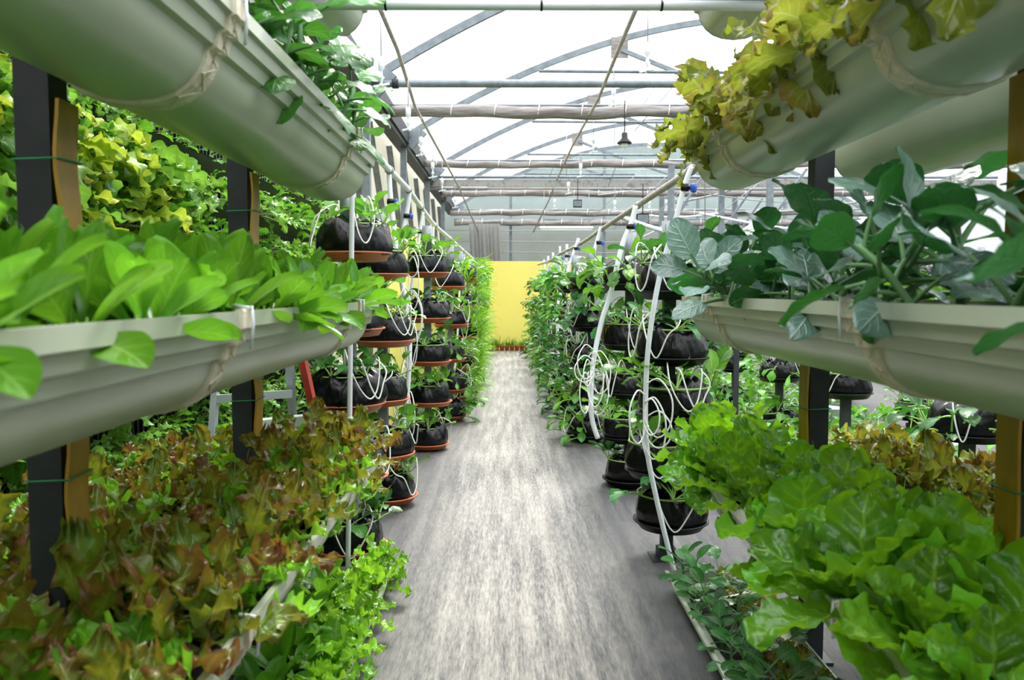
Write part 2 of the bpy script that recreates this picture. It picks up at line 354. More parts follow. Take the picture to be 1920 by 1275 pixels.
# cross members high up: (y, z, radius, kind, label)
def wob(seed):
    rr=random.Random(seed); ph=[rr.random()*6 for _ in range(6)]
    return lambda t,th: 1+.10*math.sin(th*3+t*40+ph[0])+.05*math.sin(t*60+ph[1]+th)+.06*math.sin(t*23+ph[2])+.06*math.sin(th*7+t*9)
cross=[(10.6,4.19,.052,'pipe','thick grey steel tie pipe spanning the roof, highest behind the white pipe'),
 (12.2,4.18,.09,'net','thickest rolled shade net hung just behind the grey tie pipe'),
 (17.0,4.15,.075,'net','rolled shade net sagging midway down the roof'),
 (19.3,4.10,.10,'beam','rust streaked flat lattice beam with a pipe along its top edge'),
 (21.5,4.09,.085,'net','rolled shade net just behind the rust streaked beam'),
 (24.5,3.86,.085,'net','rolled grey net crossing in front of the hazy gable'),
 (26.4,3.72,.10,'net','lowest and farthest rolled grey net against the hazy gable')]
for i,(y,z,r,kd,lb) in enumerate(cross):
    if kd=='pipe':
        mb=MB(); mb.tube([(-1.78,y,z),(-1.5,y,z),(11.7,y,z)],r,12); o=mb.build('tie_pipe',M['steel'])
        pm=MB(); pm.tube([(-1.5,y,z),(-1.42,y,z)],r*1.3,12); pm.build('pipe_clamp',M['steel_dark'],o)
        tag(o,lb,'pipe')
    elif kd=='net':
        mb=MB(); m=150; sg=random.Random(i)
        mb.tube([(-1.75+13.4*k/m,y,z+.015*math.sin(k*.13+i)+.008*math.sin(k*.5)) for k in range(m+1)],r,12,rf=wob(i)); o=mb.build('net_roll',M['net'])
        pm=MB()
        for k in range(20): 
            x=-1.5+k*.65; pm.tube([(x,y-r*1.05,z-r*.7),(x+.01,y-r*1.15,z+.02),(x+.03,y-r*.3,z+r*1.3)],.008,5)
        pm.build('ties',M['strap'],o)
        pm=MB(); pm.tube([(-1.75,y,z+r),(11.6,y,z+r+.02)],.022,8); pm.build('carrier_pipe',M['steel'],o)
        tag(o,lb,'net roll')
    else:
        mb=MB(); mb.box((-2.0,y-.03,z-.12),(11.7,y+.03,z+.04)); o=mb.build('lattice_beam',M['steel_rust'],smooth=False); tag(o,lb,'beam')
        pm=MB(); pm.tube([(-2.0,y-.04,z+.10),(11.7,y-.04,z+.10)],.035,8); pm.build('top_pipe',M['steel'],o)
        pm=MB(); pm.tube([(-2.0,y-.05,z-.17),(11.7,y-.05,z-.19)],.03,8); pm.build('lower_pipe',M['steel_rust'],o)
# hanging net curtain at back left
mb=MB(); m=30; top=[];bot=[]
for k in range(m+1):
    x=-1.25+1.0*k/m; yy=25.9+.05*math.sin(k*1.7); top.append(mb.vert((x,yy,3.65))); bot.append(mb.vert((x*1.0+.05,yy+.06*math.sin(k*2.3),2.35+.25*(1-k/m))))
for k in range(m): mb.f.append((top[k],top[k+1],bot[k+1],bot[k]))
tag(mb.build('net_curtain',simple('thin_net',(.40,.40,.39),.8,(.30,.30,.29),20,tr=.4)),'thin grey net curtain hanging bunched at the back left corner','net curtain')
# uprights and wires on the gable
for k,x in enumerate((.1,3.2,6.3,9.2)):
    pm=MB(); pm.bar((x,26.7,0),(x,26.7,roofz(x)-.1),.09,.09); tag(pm.build('gable_post',M['steel'],smooth=False),ordn(k).replace('nearest','leftmost')+' grey upright'+(' from the left' if k else '')+' against the hazy back wall','post','back wall uprights')
for k,zz in enumerate((2.75,3.1,3.45,4.55,4.95,5.4)):
    pm=MB(); pm.tube([((-2,-2,-2,-1.4,-.6,.6)[k],26.0,zz),(3,26.0,zz-.03),((11.7,11.7,11.7,11.2,10.4,9.2)[k],26.0,zz)],.014,5); tag(pm.build('wire',M['wire']),['lowest','second lowest','third lowest','third highest','second highest','highest'][k]+' thin wire stretched across before the back wall','wire','back wall wires')
# trusses far right: uprights and diagonals
k=0
for x,y in ((5.2,19.6),(7.2,19.6),(9.0,19.6),(4.2,22.0),(6.2,22.0),(8.4,22.0),(3.4,16.8),(5.4,16.6)):
    pm=MB(); pm.bar((x,y,0),(x,y,4.1),.12,.12); o=pm.build('bay_post',M['steel'],smooth=False)
    pm=MB(); pm.bar((x,y,2.9),(x+.75,y,4.0),.05,.05); pm.build('knee_brace',M['steel'],o,smooth=False)
    tag(o,ordn(k).replace('nearest','first')+' grey upright post with knee brace among the pipes on the far right','post','bay posts on the far right'); k+=1
rg=random.Random(5)
for k in range(16):
    x0=rg.uniform(2.0,9); y=rg.uniform(15,25); z0=rg.uniform(2.6,3.9); x1=x0+rg.uniform(1.5,4.5); z1=z0+rg.uniform(-.6,.9)
    pm=MB(); pm.tube(smooth_pts([(x0,y,z0),((x0+x1)/2,y,(z0+z1)/2-.12),(x1,y,z1)],5),rg.choice((.012,.02,.03)),6)
    tag(pm.build('slack_pipe',M['white_pipe'] if k%3 else M['steel_rust']),'thin slanting pipe or cable crossing below the roof at right','pipe','slanting pipes and cables at right')
# vertical / slanting cords under the roof
cords=[((1152,270),(1152,130),14.3),((1322,440),(1322,20),12.0),((1062,330),(1062,230),18),((1235,150),(1195,215),15),((1440,330),(1310,430),16),((1030,330),(1070,240),18),((1220,300),(1090,430),19),((1260,320),(1150,430),19),((1290,345),(1200,430),19),((1180,250),(1140,350),17),((1290,130),(1190,245),13)]
k=0
for a,b,Z in cords:
    pm=MB(); pm.tube([P(*a,Z),P(*b,Z+.3)],.008,5); tag(pm.build('guy_wire',M['wire']),'thin grey wire hanging slack below the roof arches','wire','wires under the roof')
# crooked pipes along the aisle below the roof
def crooked(pts, r, label, nm='sprinkler_line'):
    mb=MB(); mb.tube(pts,r,8); o=mb.build(nm,simple('weathered_pipe',(.40,.36,.33),.6,(.26,.22,.20),12) if 'wp' not in M else M['wp']); tag(o,label,'pipe'); return o
M['wp']=simple('weathered_pipe',(.42,.39,.36),.6,(.28,.24,.22),12)
Zs=[(712,15,7.0),(745,93,8.4),(752,115,8.8),(778,200,11.0),(860,350,18.5),(872,378,21.5),(896,434,26)]
crooked([P(*a) for a in Zs],.022,'crooked sprinkler pipe under the roof, left of the aisle')
Zs=[(1192,18,7.0),(1160,92,8.4),(1122,185,11.0),(1075,270,15.0),(1040,345,20),(1034,365,22),(1000,435,26)]
crooked([P(*a) for a in Zs],.022,'crooked sprinkler pipe under the roof, right of the aisle')
# sprinklers
def make_sprinkler():
    r=empty('sprinkler')
    m=MB(); m.tube([(0,0,0),(0,0,-.30)],.006,5); m.build('hanger_tube',M['wire'],r)
    m=MB(); m.lathe([(.012,-.30),(.03,-.31),(.03,-.40),(.012,-.42),(.012,-.46),(.03,-.48),(.012,-.5),(.012,-.54),(.001,-.545)],10); m.build('weight',M['white_pipe'],r)
    m=MB(); m.bar((-.07,0,-.56),(.07,0,-.53),.02,.02); m.bar((0,-.05,-.55),(0,.05,-.55),.02,.02); m.build('spinner',M['white_pipe'],r,smooth=False); return r
sp0=make_sprinkler(); first=True
for k,(px,py,Z) in enumerate([(714,40,7.1),(765,150,9.2),(789,215,11.2),(811,270,13.5),(829,305,16),(853,345,19),(1215,15,7.3),(1151,120,11),(1113,218,12.6),(1089,275,15),(1066,315,17.5),(1040,350,20),(1218,350,19),(1153,350,18),(1250,352,20),(1185,395,22)]):
    o=sp0 if k==0 else dup(sp0); o.location=P(px,py,Z)
    tag(o,(ordn(k)+' white sprinkler hanging along the left sprinkler pipe') if k<6 else (ordn(k-6)+' white sprinkler hanging along the right sprinkler pipe') if k<12 else ['left','right','farthest right','lowest'][k-12]+' white sprinkler hanging below the rust streaked beam, right of centre','sprinkler','sprinklers under the roof')
# fluorescent tube lamp
mb=MB(); a=P(1012,428,19.0); b=P(1112,428,19.0); mb.box((a.x,18.96,a.z),(b.x,19.06,a.z+.05)); o=mb.build('batten_lamp',M['lampw'],smooth=False)
m=MB(); m.tube([(a.x+.03,19.0,a.z-.03),(b.x-.03,19.0,a.z-.03)],.022,10); m.build('lamp_tube',M['lampw'],o)
m=MB(); m.tube([(a.x+.1,19,a.z+.05),(a.x+.1,19,a.z+.9)],.006,5); m.tube([(b.x-.1,19,a.z+.05),(b.x-.1,19,a.z+.9)],.006,5); m.build('suspension_wire',M['wire'],o)
tag(o,'white fluorescent batten lamp hanging above the yellow end wall','lamp')
# black hanging bulb and two small floodlights
def bulb(px,py,Z,label,kind):
    c=P(px,py,Z); r=empty('hanging_lamp',c)
    m=MB(); m.tube([(0,0,.5),(0,0,.06)],.008,5); m.build('cord',M['black_tray'],r)
    if kind=='bulb':
        m=MB(); m.lathe([(.02,.10),(.04,.08),(.04,.02),(.09,-.03),(.10,-.05)],14); m.build('lamp_holder',M['black_tray'],r)
        m=MB(); m.lathe([(.03,-.02),(.045,-.06),(.04,-.09),(.001,-.11)],12); m.build('lamp_bulb',M['lampw'],r)
    else:
        m=MB(); m.box((-.09,-.03,-.10),(.09,.04,.06)); m.build('housing',M['black_tray'],r,smooth=False)
        m=MB(); m.box((-.08,-.04,-.08),(.08,-.03,.04)); m.build('glass_face',M['steel'],r,smooth=False)
    tag(r,label,'lamp')
bulb(1171,262,10.5,'black hanging bulb lamp right of centre below the roof','bulb')
bulb(1083,380,17,'small black floodlight hanging over the aisle centre','flood')
bulb(1205,408,12,'small black floodlight hanging low over the right row of towers','flood')

# ------------------------------------------------------------------ gutters and racks
PROF=[(0,0),(0,-.034),(.012,-.038),(.018,-.066),(.033,-.071),(.041,-.100),(.058,-.105),(.066,-.132),(.076,-.152),(.095,-.176),(.125,-.198),(.165,-.212),(.215,-.217),(.27,-.211),(.32,-.192),(.36,-.16),(.385,-.12),(.40,-.07),(.405,-.03),(.405,0)]
def gutter(x, z, y0, y1, sx, label, joints, cap=True, soil=True, dep=1.0):
    """x: aisle-side rim, sx=+1 gutter extends to +x"""
    r=empty('gutter_planter',(x,y0,z))
    LN=y1-y0
    m=MB(); th=.006; pr=[(u,v*dep) for u,v in PROF]
    # inner profile
    inn=[]
    for i,(u,v) in enumerate(pr):
        a=pr[max(i-1,0)]; b=pr[min(i+1,len(pr)-1)]; tx,tz=b[0]-a[0],b[1]-a[1]; l=math.hypot(tx,tz) or 1
        inn.append((u-tz/l*th,v+tx/l*th))
    inn[0]=(.018,0.0); inn[1]=(.018,-.03); 
    loop=pr+list(reversed(inn)); ny=max(2,int(LN/.25))
    rows=[[m.vert((sx*u,LN*j/ny,v)) for u,v in loop] for j in range(ny+1)]
    q=len(loop)
    for j in range(ny):
        for i in range(q):
            f=(rows[j][i],rows[j+1][i],rows[j+1][(i+1)%q],rows[j][(i+1)%q]); m.f.append(f if sx>0 else f[::-1])
    for rw in (rows[0],rows[-1]): 
        for i in range(len(pr)-1): m.f.append((rw[i],rw[i+1],rw[q-2-i],rw[q-1-i]))
    ob=m.build('channel',M['pvc'],r,smooth=True)
    ob.data.set_sharp_from_angle(angle=R(24))
    # split smoothing at the hard steps
    for nm,yy in (('end_cap',LN-.012),('near_end_cap',0.0)):
        m=MB(); lo=[m.vert((sx*u,yy,v)) for u,v in pr]; hi=[m.vert((sx*u,yy+.012,v)) for u,v in pr]
        m.f.append(tuple(lo)); m.f.append(tuple(reversed(hi)))
        for i in range(len(lo)-1): m.f.append((lo[i],hi[i],hi[i+1],lo[i+1]))
        m.build('end_cap',M['pvc'],r,smooth=False)
    for jy in joints:
        yj=jy-y0; m=MB()
        out=[]
        for i,(u,v) in enumerate(pr):
            a=pr[max(i-1,0)]; b=pr[min(i+1,len(pr)-1)]; tx,tz=b[0]-a[0],b[1]-a[1]; l=math.hypot(tx,tz) or 1
            out.append((u-abs(tz)/l*.008*(1 if u<.3 else -1),v-abs(tx)/l*.008))
        out=[(-.006,.007)]+out+[(.411,.005)]; inn2=[(.01,.004)]+pr+[(.40,.004)]
        rows=[]
        for yy,pp in ((yj-.036,inn2),(yj-.034,out),(yj-.008,out),(yj-.004,[(a[0]*.4+b[0]*.6,a[1]*.4+b[1]*.6) for a,b in zip(out,inn2)]),(yj+.004,[(a[0]*.4+b[0]*.6,a[1]*.4+b[1]*.6) for a,b in zip(out,inn2)]),(yj+.008,out),(yj+.034,out),(yj+.036,inn2)):
            rows.append([m.vert((sx*u,yy,v)) for u,v in pp])
        for j in range(len(rows)-1):
            for i in range(len(rows[0])-1):
                f=(rows[j][i],rows[j+1][i],rows[j+1][i+1],rows[j][i+1]); m.f.append(f if sx>0 else f[::-1])
        # zig-zag ribs moulded on the collar
        zz=[]
        for i in range(3,len(out)-2,1):
            u,v=out[i]; zz.append((sx*u,yj+(-.026 if i%2 else .026),v))
        m.tube(zz,.0022,5)
        jo=m.build('joint_collar',M['pvc_joint'],r,smooth=False); jo['label']='beige joint collar with zigzag ribs'
        m=MB(); m.tube([(sx*-.012,yj+.012,.012),(sx*-.014,yj+.014,-.03),(sx*-.006,yj+.022,-.085)],.004,6); m.tube([(sx*-.014,yj+.012,.006),(sx*.03,yj+.012,.012)],.005,6); m.build('rim_clip',M['white_pipe'],r)
    if soil:
        rr=random.Random(int(abs(x)*1000+z*77)); m=MB(); ny=int(LN/.03); nx=8
        g=[[m.vert((sx*(.03+.36*i/nx),.015+(LN-.03)*j/ny,-.055+rr.uniform(-.012,.012))) for i in range(nx+1)] for j in range(ny+1)]
        for j in range(ny):
            for i in range(nx):
                f=(g[j][i],g[j][i+1],g[j+1][i+1],g[j+1][i]); m.f.append(f if sx>0 else f[::-1])
        m.build('soil',M['soil'],r)
    tag(r,label,'planter','gutter planters'); return r
XLG=-.575; XRG=.78; YS=-.9; YE=3.6
TL=[(2.82,'top'),(2.115,'upper'),(1.455,'middle'),(.76,'lower'),(.115,'floor level')]
ZL={}
for z,nm in TL:
    ye=YE if nm!='floor level' else 3.95
    gutter(XLG,z,YS,ye,-1,'%s pale gutter planter on the aisle side of the left rack'%nm,[1.75,3.12] if nm!='floor level' else [2.2],dep=1 if nm!='floor level' else .45)
gutter(-1.13,.74,YS,3.6,-1,'lower pale gutter planter behind the posts of the left rack',[1.7])
for z,nm in [(2.82,'top'),(2.165,'upper'),(1.475,'middle'),(.76,'lower'),(.11,'floor level')]:
    ye=YE if nm!='floor level' else 3.9
    gutter(XRG,z,YS,ye,1,'%s pale gutter planter on the aisle side of the right rack'%nm,[1.83,3.14] if nm!='floor level' else [2.75],dep=1 if nm!='floor level' else .45)
gutter(1.80,2.165,YS,3.5,-1,'upper pale gutter planter behind the posts of the right rack',[1.9])
gutter(1.80,1.46,YS,3.5,-1,'middle pale gutter planter behind the posts of the right rack',[1.9])
gutter(1.38,.78,YS,3.6,1,'lower pale gutter planter behind the posts of the right rack',[1.9])
# posts
def post(x,y,label):
    m=MB(); m.box((x-.038,y-.038,0),(x+.038,y+.038,2.9)); o=m.build('rack_post',M['steel_dark'],smooth=False)
    m=MB(); m.box((x-.07,y-.07,0),(x+.07,y+.07,.012)); m.build('base_plate',M['steel_dark'],o,smooth=False)
    tag(o,label,'post','rack posts'); return o
for y,w_ in ((.45,'just left of the camera'),(1.8,'nearest'),(3.12,'farther')):
    post(-1.03,y,('%s dark grey upright post of the left rack'%w_) if w_[0]!='j' else 'dark grey left rack post just outside the frame')
for y,w_ in ((.5,'just'),(1.87,'nearest'),(3.18,'farther')):
    post(1.235,y,('%s dark grey upright post of the right rack'%w_) if w_!='just' else 'dark grey right rack post just outside the frame')
# ochre boards tied on the posts
def board(x,y,z0,z1,label,seed,wd=.085):
    rr=random.Random(seed); m=MB(); n=8; a=[];t=.008
    for k in range(n+1):
        z=z0+(z1-z0)*k/n; off=.004*math.sin(k*.8+seed)+.002; e=.0025*math.sin(k*.9+seed)
        a.append([m.vert((x+off-t/2,y-wd/2+e,z)),m.vert((x+off+t/2,y-wd/2+e,z)),m.vert((x+off*.6+t/2,y+wd/2+e,z)),m.vert((x+off*.6-t/2,y+wd/2+e,z))])
    for k in range(n):
        for j in range(4): m.f.append((a[k][j],a[k][(j+1)%4],a[k+1][(j+1)%4],a[k+1][j]))
    m.f.append(tuple(reversed(a[0]))); m.f.append(tuple(a[-1]))
    o=m.build('tied_board',M['trap'],smooth=False); zt=z0+(z1-z0)*.55
    s=1 if x>0 else -1
    xa,xb=(x-.090,x+.010) if x<0 else (x-.010,x+.090)
    m=MB(); m.tube([(xa,y-.052,zt),(xb,y-.052,zt+.004),(xb,y+.05,zt+.006),(xa,y+.052,zt),(xa,y-.052,zt)],.0022,5); m.build('green_twine',M['twine'],o)
    tag(o,label,'board','ochre boards tied to the rack posts')
board(-.978,1.80,1.62,1.915,'ochre board tied with green twine high on the nearest left post',1)
board(-.978,1.80,.93,1.20,'ochre board tied with green twine low on the nearest left post',2)
board(-.978,3.12,1.62,1.95,'narrow ochre board high on the farther left post',3)
board(-.978,3.12,.92,1.20,'narrow ochre board low on the farther left post',4)
board(1.186,1.87,1.45,2.0,'ochre board high on the nearest right post',5)
board(1.186,1.87,.80,1.22,'ochre board low on the nearest right post',6)
board(1.186,3.18,.80,1.22,'narrow ochre board low on the farther right post',7)
# white pipe across between the racks
mb=MB(); mb.tube([(-.95,3.0,2.543),(1.15,3.0,2.543)],.018,12); o=mb.build('cross_pipe',M['white_pipe'])
for x in (-.45,.12,.56): 
    m=MB(); m.tube([(x,3.0,2.543),(x+.008,3.0,2.543)],.0205,12); m.build('black_tie',M['black_tray'],o)
tag(o,'white plastic pipe with black ties crossing overhead between the racks','pipe')
mb=MB(); mb.box((-1.1,3.02,2.562),(1.3,3.06,2.60)); tag(mb.build('cross_bar',M['steel'],smooth=False),'grey steel bar crossing at the very top behind the white pipe','bar')

# ------------------------------------------------------------------ leaves
def leaf(mb, ms, base, az, el, Ln, W, pet, droop, kind, rr, nu=6, nv=9, ruff=0, cup=.25, twist=0, pr=.004):
    rd=rr.random(); c=Vector(base); h=Vector((math.cos(az),math.sin(az),0)); s0=Vector((-math.sin(az),math.cos(az),0))
    e=el; path=[c.copy()]
    if pet>0:
        n=4
        for k in range(n):
            d=h*math.cos(e)+Vector((0,0,1))*math.sin(e); c=c+d*pet/n; path.append(c.copy()); e-=droop*.25/n
        if ms is not None: ms.tube(path+[c+d*Ln*.12],pr,5,cap=False,rf=lambda t,th:1.3-.5*t)
    ph=rr.random()*6; ph2=rr.random()*6; fq=rr.uniform(.85,1.2); rows=[]
    cen=[c.copy()]; es=[e]
    for k in range(nv):
        d=h*math.cos(e)+Vector((0,0,1))*math.sin(e); c=c+d*Ln/nv; cen.append(c.copy()); e-=droop*.75*(1.3*(k+1)/nv)/nv*1.4; es.append(e)
    for k in range(nv+1):
        t=k/nv; tt=.015+.97*t
        if kind=='lobed0': pass
        elif kind=='spoon': wd=W*math.sin(PI*tt**1.5)**.62*(.3+.7*min(1,t*1.6))
        elif kind=='oval': wd=W*math.sin(PI*tt**.95)**.7
        elif kind=='round': wd=W*math.sin(PI*tt**1.05)**.55
        elif kind=='frill': wd=W*(.14+.86*t**1.1)*(1-max(0,(tt-.62)/.38)**2.0)**.5
        elif kind=='cab': wd=W*(.15+.85*math.sin(PI/2*min(1,t*1.6)))*(1-max(0,(tt-.55)/.45)**2.0)**.5
        elif kind=='blade': wd=W*(1-t**2.5)
        elif kind=='lobed': wd=W*math.sin(PI*tt**1.2)**.6*(.84+.16*abs(math.sin(t*8+ph)))
        ee=es[k]; tan=h*math.cos(ee)+Vector((0,0,1))*math.sin(ee); nrm=s0.cross(tan)*-1
        tw=twist*t; s=s0*math.cos(tw)+nrm*math.sin(tw); nn=nrm*math.cos(tw)-s0*math.sin(tw)
        row=[]
        for j in range(nu+1):
            u=-1+2*j/nu; au=abs(u)
            off=cup*W*(au**2)
            inpl=0
            if ruff:
                a=au**2.2 if au>.1 else 0
                tipa=max(0,(t-.6)/.4)**2
                off+=ruff*W*(a*math.sin(t*19*fq+ph+(1.7 if u>0 else 0))+(.7*a*math.sin(t*41*fq+ph2) if nv>=22 else 0)+.8*tipa*math.sin(u*9+ph2))
                inpl=ruff*W*(.32 if nv>=22 else .12)*a*(math.sin(t*(30 if nv>=22 else 15)*fq+ph2)+.5*math.sin(t*13*fq+ph))*(1 if u>0 else -1)
            if kind=='cab': inpl*=.25
            p=cen[k]+s*(u*wd+inpl)+nn*off+tan*(ruff*W*(.10 if kind=='cab' else .16)*(math.sin(u*7+ph)+(.6*math.sin(u*17+ph2) if nu>=14 else 0))*max(0,(t-.75)/.25))
            if kind=='cab': p=p+nn*(.06*W*math.sin(u*12+ph)*math.sin(t*21+ph2)+.05*W*math.sin(abs(u)*7-t*30))
            row.append(mb.vert(p,(j/nu,t),rd))
        rows.append(row)
    for k in range(nv):
        for j in range(nu): mb.f.append((rows[k][j],rows[k][j+1],rows[k+1][j+1],rows[k+1][j]))

def plant_proto(name, fn, lmat, smat, seed, parts=True):
    rr=random.Random(seed); mb=MB(); ms=MB(); fn(mb,ms,rr)
    if parts:
        r=empty(name); mb.build('leaves',M[lmat],r)
        if ms.v: ms.build('stalks',M[smat],r)
        return r
    # one-mesh small plant: leaves and stalks in one mesh with two slots
    nf=len(mb.f); off=len(mb.v)
    mb.v+=ms.v; mb.uv+=ms.uv; mb.rn+=ms.rn; mb.f+=[tuple(i+off for i in f) for f in ms.f]
    me=mb.mesh(name,M[lmat]); me.materials.append(M[smat])
    mi=[0]*nf+[1]*(len(mb.f)-nf); me.polygons.foreach_set('material_index',mi)
    o=bpy.data.objects.new(name,me); col.objects.link(o); return o

GA=2.39996
def f_spoon(mb,ms,rr):
    n=12
    for i in range(n):
        q=i/n; leaf(mb,ms,(rr.uniform(-.01,.01),rr.uniform(-.01,.01),0),i*GA+rr.uniform(-.3,.3),R(82-58*q+rr.uniform(-8,8)),rr.uniform(.12,.165),rr.uniform(.030,.040),rr.uniform(.015,.03),R(25+45*q),'spoon',rr,nu=8,nv=16,cup=.28,twist=rr.uniform(-.4,.4),pr=.004)
def f_blue(mb,ms,rr):
    # upright stem with long-stalked oval leaves
    H=rr.uniform(.16,.24); lean=Vector((rr.uniform(-.05,.05),rr.uniform(-.05,.05),H)); ms.tube(smooth_pts([(0,0,-.02),tuple(lean*.5+Vector((.012,0,0))),tuple(lean)],4),.008,7)
    n=9
    for i in range(n):
        q=i/n; b=lean*(.18+.82*q)
        leaf(mb,ms,b,i*GA+rr.uniform(-.4,.4),R(26+38*q+rr.uniform(-18,14)),rr.uniform(.12,.155),rr.uniform(.040,.052),rr.uniform(.05,.10),R(58+rr.uniform(-20,30)),'oval',rr,nu=8,nv=14,cup=rr.uniform(-.1,.15),ruff=.05,twist=rr.uniform(-.6,.6),pr=.0045)
def f_roundb(mb,ms,rr):
    H=rr.uniform(.14,.2); ms.tube([(0,0,-.02),(.012,0,H*.5),(0,.01,H)],.006,6); n=8
    for i in range(n):
        q=i/n; leaf(mb,ms,(0,0,H*(.2+.8*q)),i*GA+rr.uniform(-.4,.4),R(15+45*q),rr.uniform(.09,.13),rr.uniform(.038,.052),rr.uniform(.05,.09),R(65+rr.uniform(-20,30)),'round',rr,nu=8,nv=11,cup=rr.uniform(-.1,.2),ruff=.06,twist=rr.uniform(-.6,.6),pr=.0035)
def f_seed(mb,ms,rr):
    H=rr.uniform(.08,.15); ms.tube([(0,0,-.02),(.01,0,H*.5),(0,.01,H)],.004,6); n=9
    for i in range(n):
        q=i/n; leaf(mb,ms,(0,0,H*(.2+.8*q)),i*GA+rr.uniform(-.4,.4),R(10+55*q),rr.uniform(.045,.07),rr.uniform(.020,.028),rr.uniform(.03,.06),R(55),'round',rr,nu=4,nv=7,cup=.15,twist=rr.uniform(-.4,.4),pr=.0025)
def f_cab(mb,ms,rr):
    n=13
    for i in range(n):
        q=i/n; leaf(mb,ms,(0,0,0),i*GA+rr.uniform(-.3,.3),R(84-58*q+rr.uniform(-6,6)),rr.uniform(.19,.26),rr.uniform(.080,.110),rr.uniform(.03,.06),R(35+60*q),'cab',rr,nu=16,nv=24,cup=.30,ruff=.10,twist=rr.uniform(-.35,.35),pr=.008)
def f_red(mb,ms,rr):
    n=12
    for i in range(n):
        q=i/n; leaf(mb,ms,(0,0,0),i*GA+rr.uniform(-.4,.4),R(82-45*q+rr.uniform(-10,10)),rr.uniform(.15,.23),rr.uniform(.034,.054),rr.uniform(.01,.05),R(25+55*q),'frill',rr,nu=18,nv=32,cup=.2,ruff=.40,twist=rr.uniform(-.5,.5),pr=.005)
def f_yel(mb,ms,rr):
    H=.10; ms.tube([(0,0,-.02),(0,0,H)],.007,6); n=13
    for i in range(n):
        q=i/n; leaf(mb,ms,(0,0,H*q),i*GA+rr.uniform(-.4,.4),R(55-50*(1-q)+rr.uniform(-15,15)),rr.uniform(.13,.21),rr.uniform(.045,.068),rr.uniform(.02,.05),R(95+rr.uniform(-20,40)),'lobed',rr,nu=14,nv=26,cup=.1,ruff=.22,twist=rr.uniform(-.8,.8),pr=.005)
def f_green(mb,ms,rr):
    n=12
    for i in range(n):
        q=i/n; leaf(mb,ms,(0,0,0),i*GA+rr.uniform(-.4,.4),R(80-60*q+rr.uniform(-8,8)),rr.uniform(.13,.2),rr.uniform(.045,.065),rr.uniform(.01,.03),R(35+45*q),'frill',rr,nu=12,nv=24,cup=.2,ruff=.30,twist=rr.uniform(-.5,.5),pr=.005)
def f_wall(mb,ms,rr):      # limp plant hanging out of a wall pocket: grows towards +x
    n=16
    for i in range(n):
        leaf(mb,ms,(0,rr.uniform(-.03,.03),rr.uniform(-.01,.02)),rr.uniform(-1.25,1.25),R(rr.uniform(5,70)),rr.uniform(.09,.15),rr.uniform(.026,.04),rr.uniform(.04,.11),R(rr.uniform(80,150)),rr.choice(('frill','frill','spoon')),rr,nu=8,nv=13,cup=.2,ruff=.34,twist=rr.uniform(-.9,.9),pr=.003)
def f_walls(mb,ms,rr):     # small sprouting plant
    n=14
    for i in range(n):
        leaf(mb,ms,(0,rr.uniform(-.04,.04),rr.uniform(-.01,.06)),rr.uniform(-1.4,1.4),R(rr.uniform(15,80)),rr.uniform(.05,.09),rr.uniform(.016,.026),rr.uniform(.05,.12),R(rr.uniform(50,110)),rr.choice(('lobed','spoon','oval')),rr,nu=5,nv=7,cup=.15,ruff=.2,twist=rr.uniform(-.7,.7),pr=.0025)
def f_pot(mb,ms,rr):       # loose leafy greens on a grow bag, ring of small rosettes
    ms.tube([(.13*math.cos(2*PI*k/16),.13*math.sin(2*PI*k/16),-.004) for k in range(17)],.004,5)
    for r in range(5):
        a0=r*2*PI/5+rr.uniform(-.3,.3); c=Vector((.13*math.cos(a0),.13*math.sin(a0),-.003))
        for i in range(6):
            leaf(mb,ms,c,rr.uniform(0,2*PI),R(rr.uniform(20,85)),rr.uniform(.06,.11),rr.uniform(.022,.038),rr.uniform(.04,.10),R(rr.uniform(30,110)),rr.choice(('oval','spoon','round')),rr,nu=4,nv=7,cup=.2,ruff=.08,twist=rr.uniform(-.6,.6),pr=.003)
def f_dense(mb,ms,rr):     # bushy mass round a tier
    for i in range(52):
        a=rr.uniform(0,2*PI); c=Vector((.15*math.cos(a),.15*math.sin(a),rr.uniform(-.12,.02)))
        leaf(mb,ms,c,a+rr.uniform(-.7,.7),R(rr.uniform(-10,80)),rr.uniform(.07,.13),rr.uniform(.022,.038),rr.uniform(.03,.08),R(rr.uniform(50,130)),rr.choice(('oval','spoon','frill')),rr,nu=4,nv=6,cup=.2,ruff=.12,twist=rr.uniform(-.6,.6),pr=.003)
def f_grassy(mb,ms,rr):
    for i in range(90):
        a=rr.uniform(0,2*PI); c=Vector((.16*math.cos(a),.16*math.sin(a),rr.uniform(-.16,.04)))
        leaf(mb,None,c,a+rr.uniform(-.6,.6),R(rr.uniform(0,85)),rr.uniform(.12,.24),rr.uniform(.006,.013),0,R(rr.uniform(60,150)),'blade',rr,nu=2,nv=6,cup=.2,twist=rr.uniform(-.6,.6))
def f_tuft(mb,ms,rr):
    for i in range(34):
        leaf(mb,None,(rr.uniform(-.05,.05),rr.uniform(-.05,.05),0),rr.uniform(0,2*PI),R(rr.uniform(35,88)),rr.uniform(.12,.30),rr.uniform(.004,.009),0,R(rr.uniform(30,110)),'blade',rr,nu=2,nv=6,cup=.1)
PROTO={}
def protos(key,name,fn,lm,smt,n,parts=True,seed=0):
    PROTO[key]=[plant_proto(name,fn,lm,smt,seed+100*i+7,parts) for i in range(n)]
protos('spoon','leaf_lettuce',f_spoon,'l_spoon','stalk',4)
protos('blue','brassica_plant',f_blue,'l_blue','stalk_dark',4)
protos('greenb','brassica_seedling',f_roundb,'l_greenb','stalk_dark',3,seed=31)
protos('seed','brassica_seedling',f_seed,'l_seed','stalk_dark',3)
protos('cab','chinese_cabbage',f_cab,'l_cab','stalk',3)
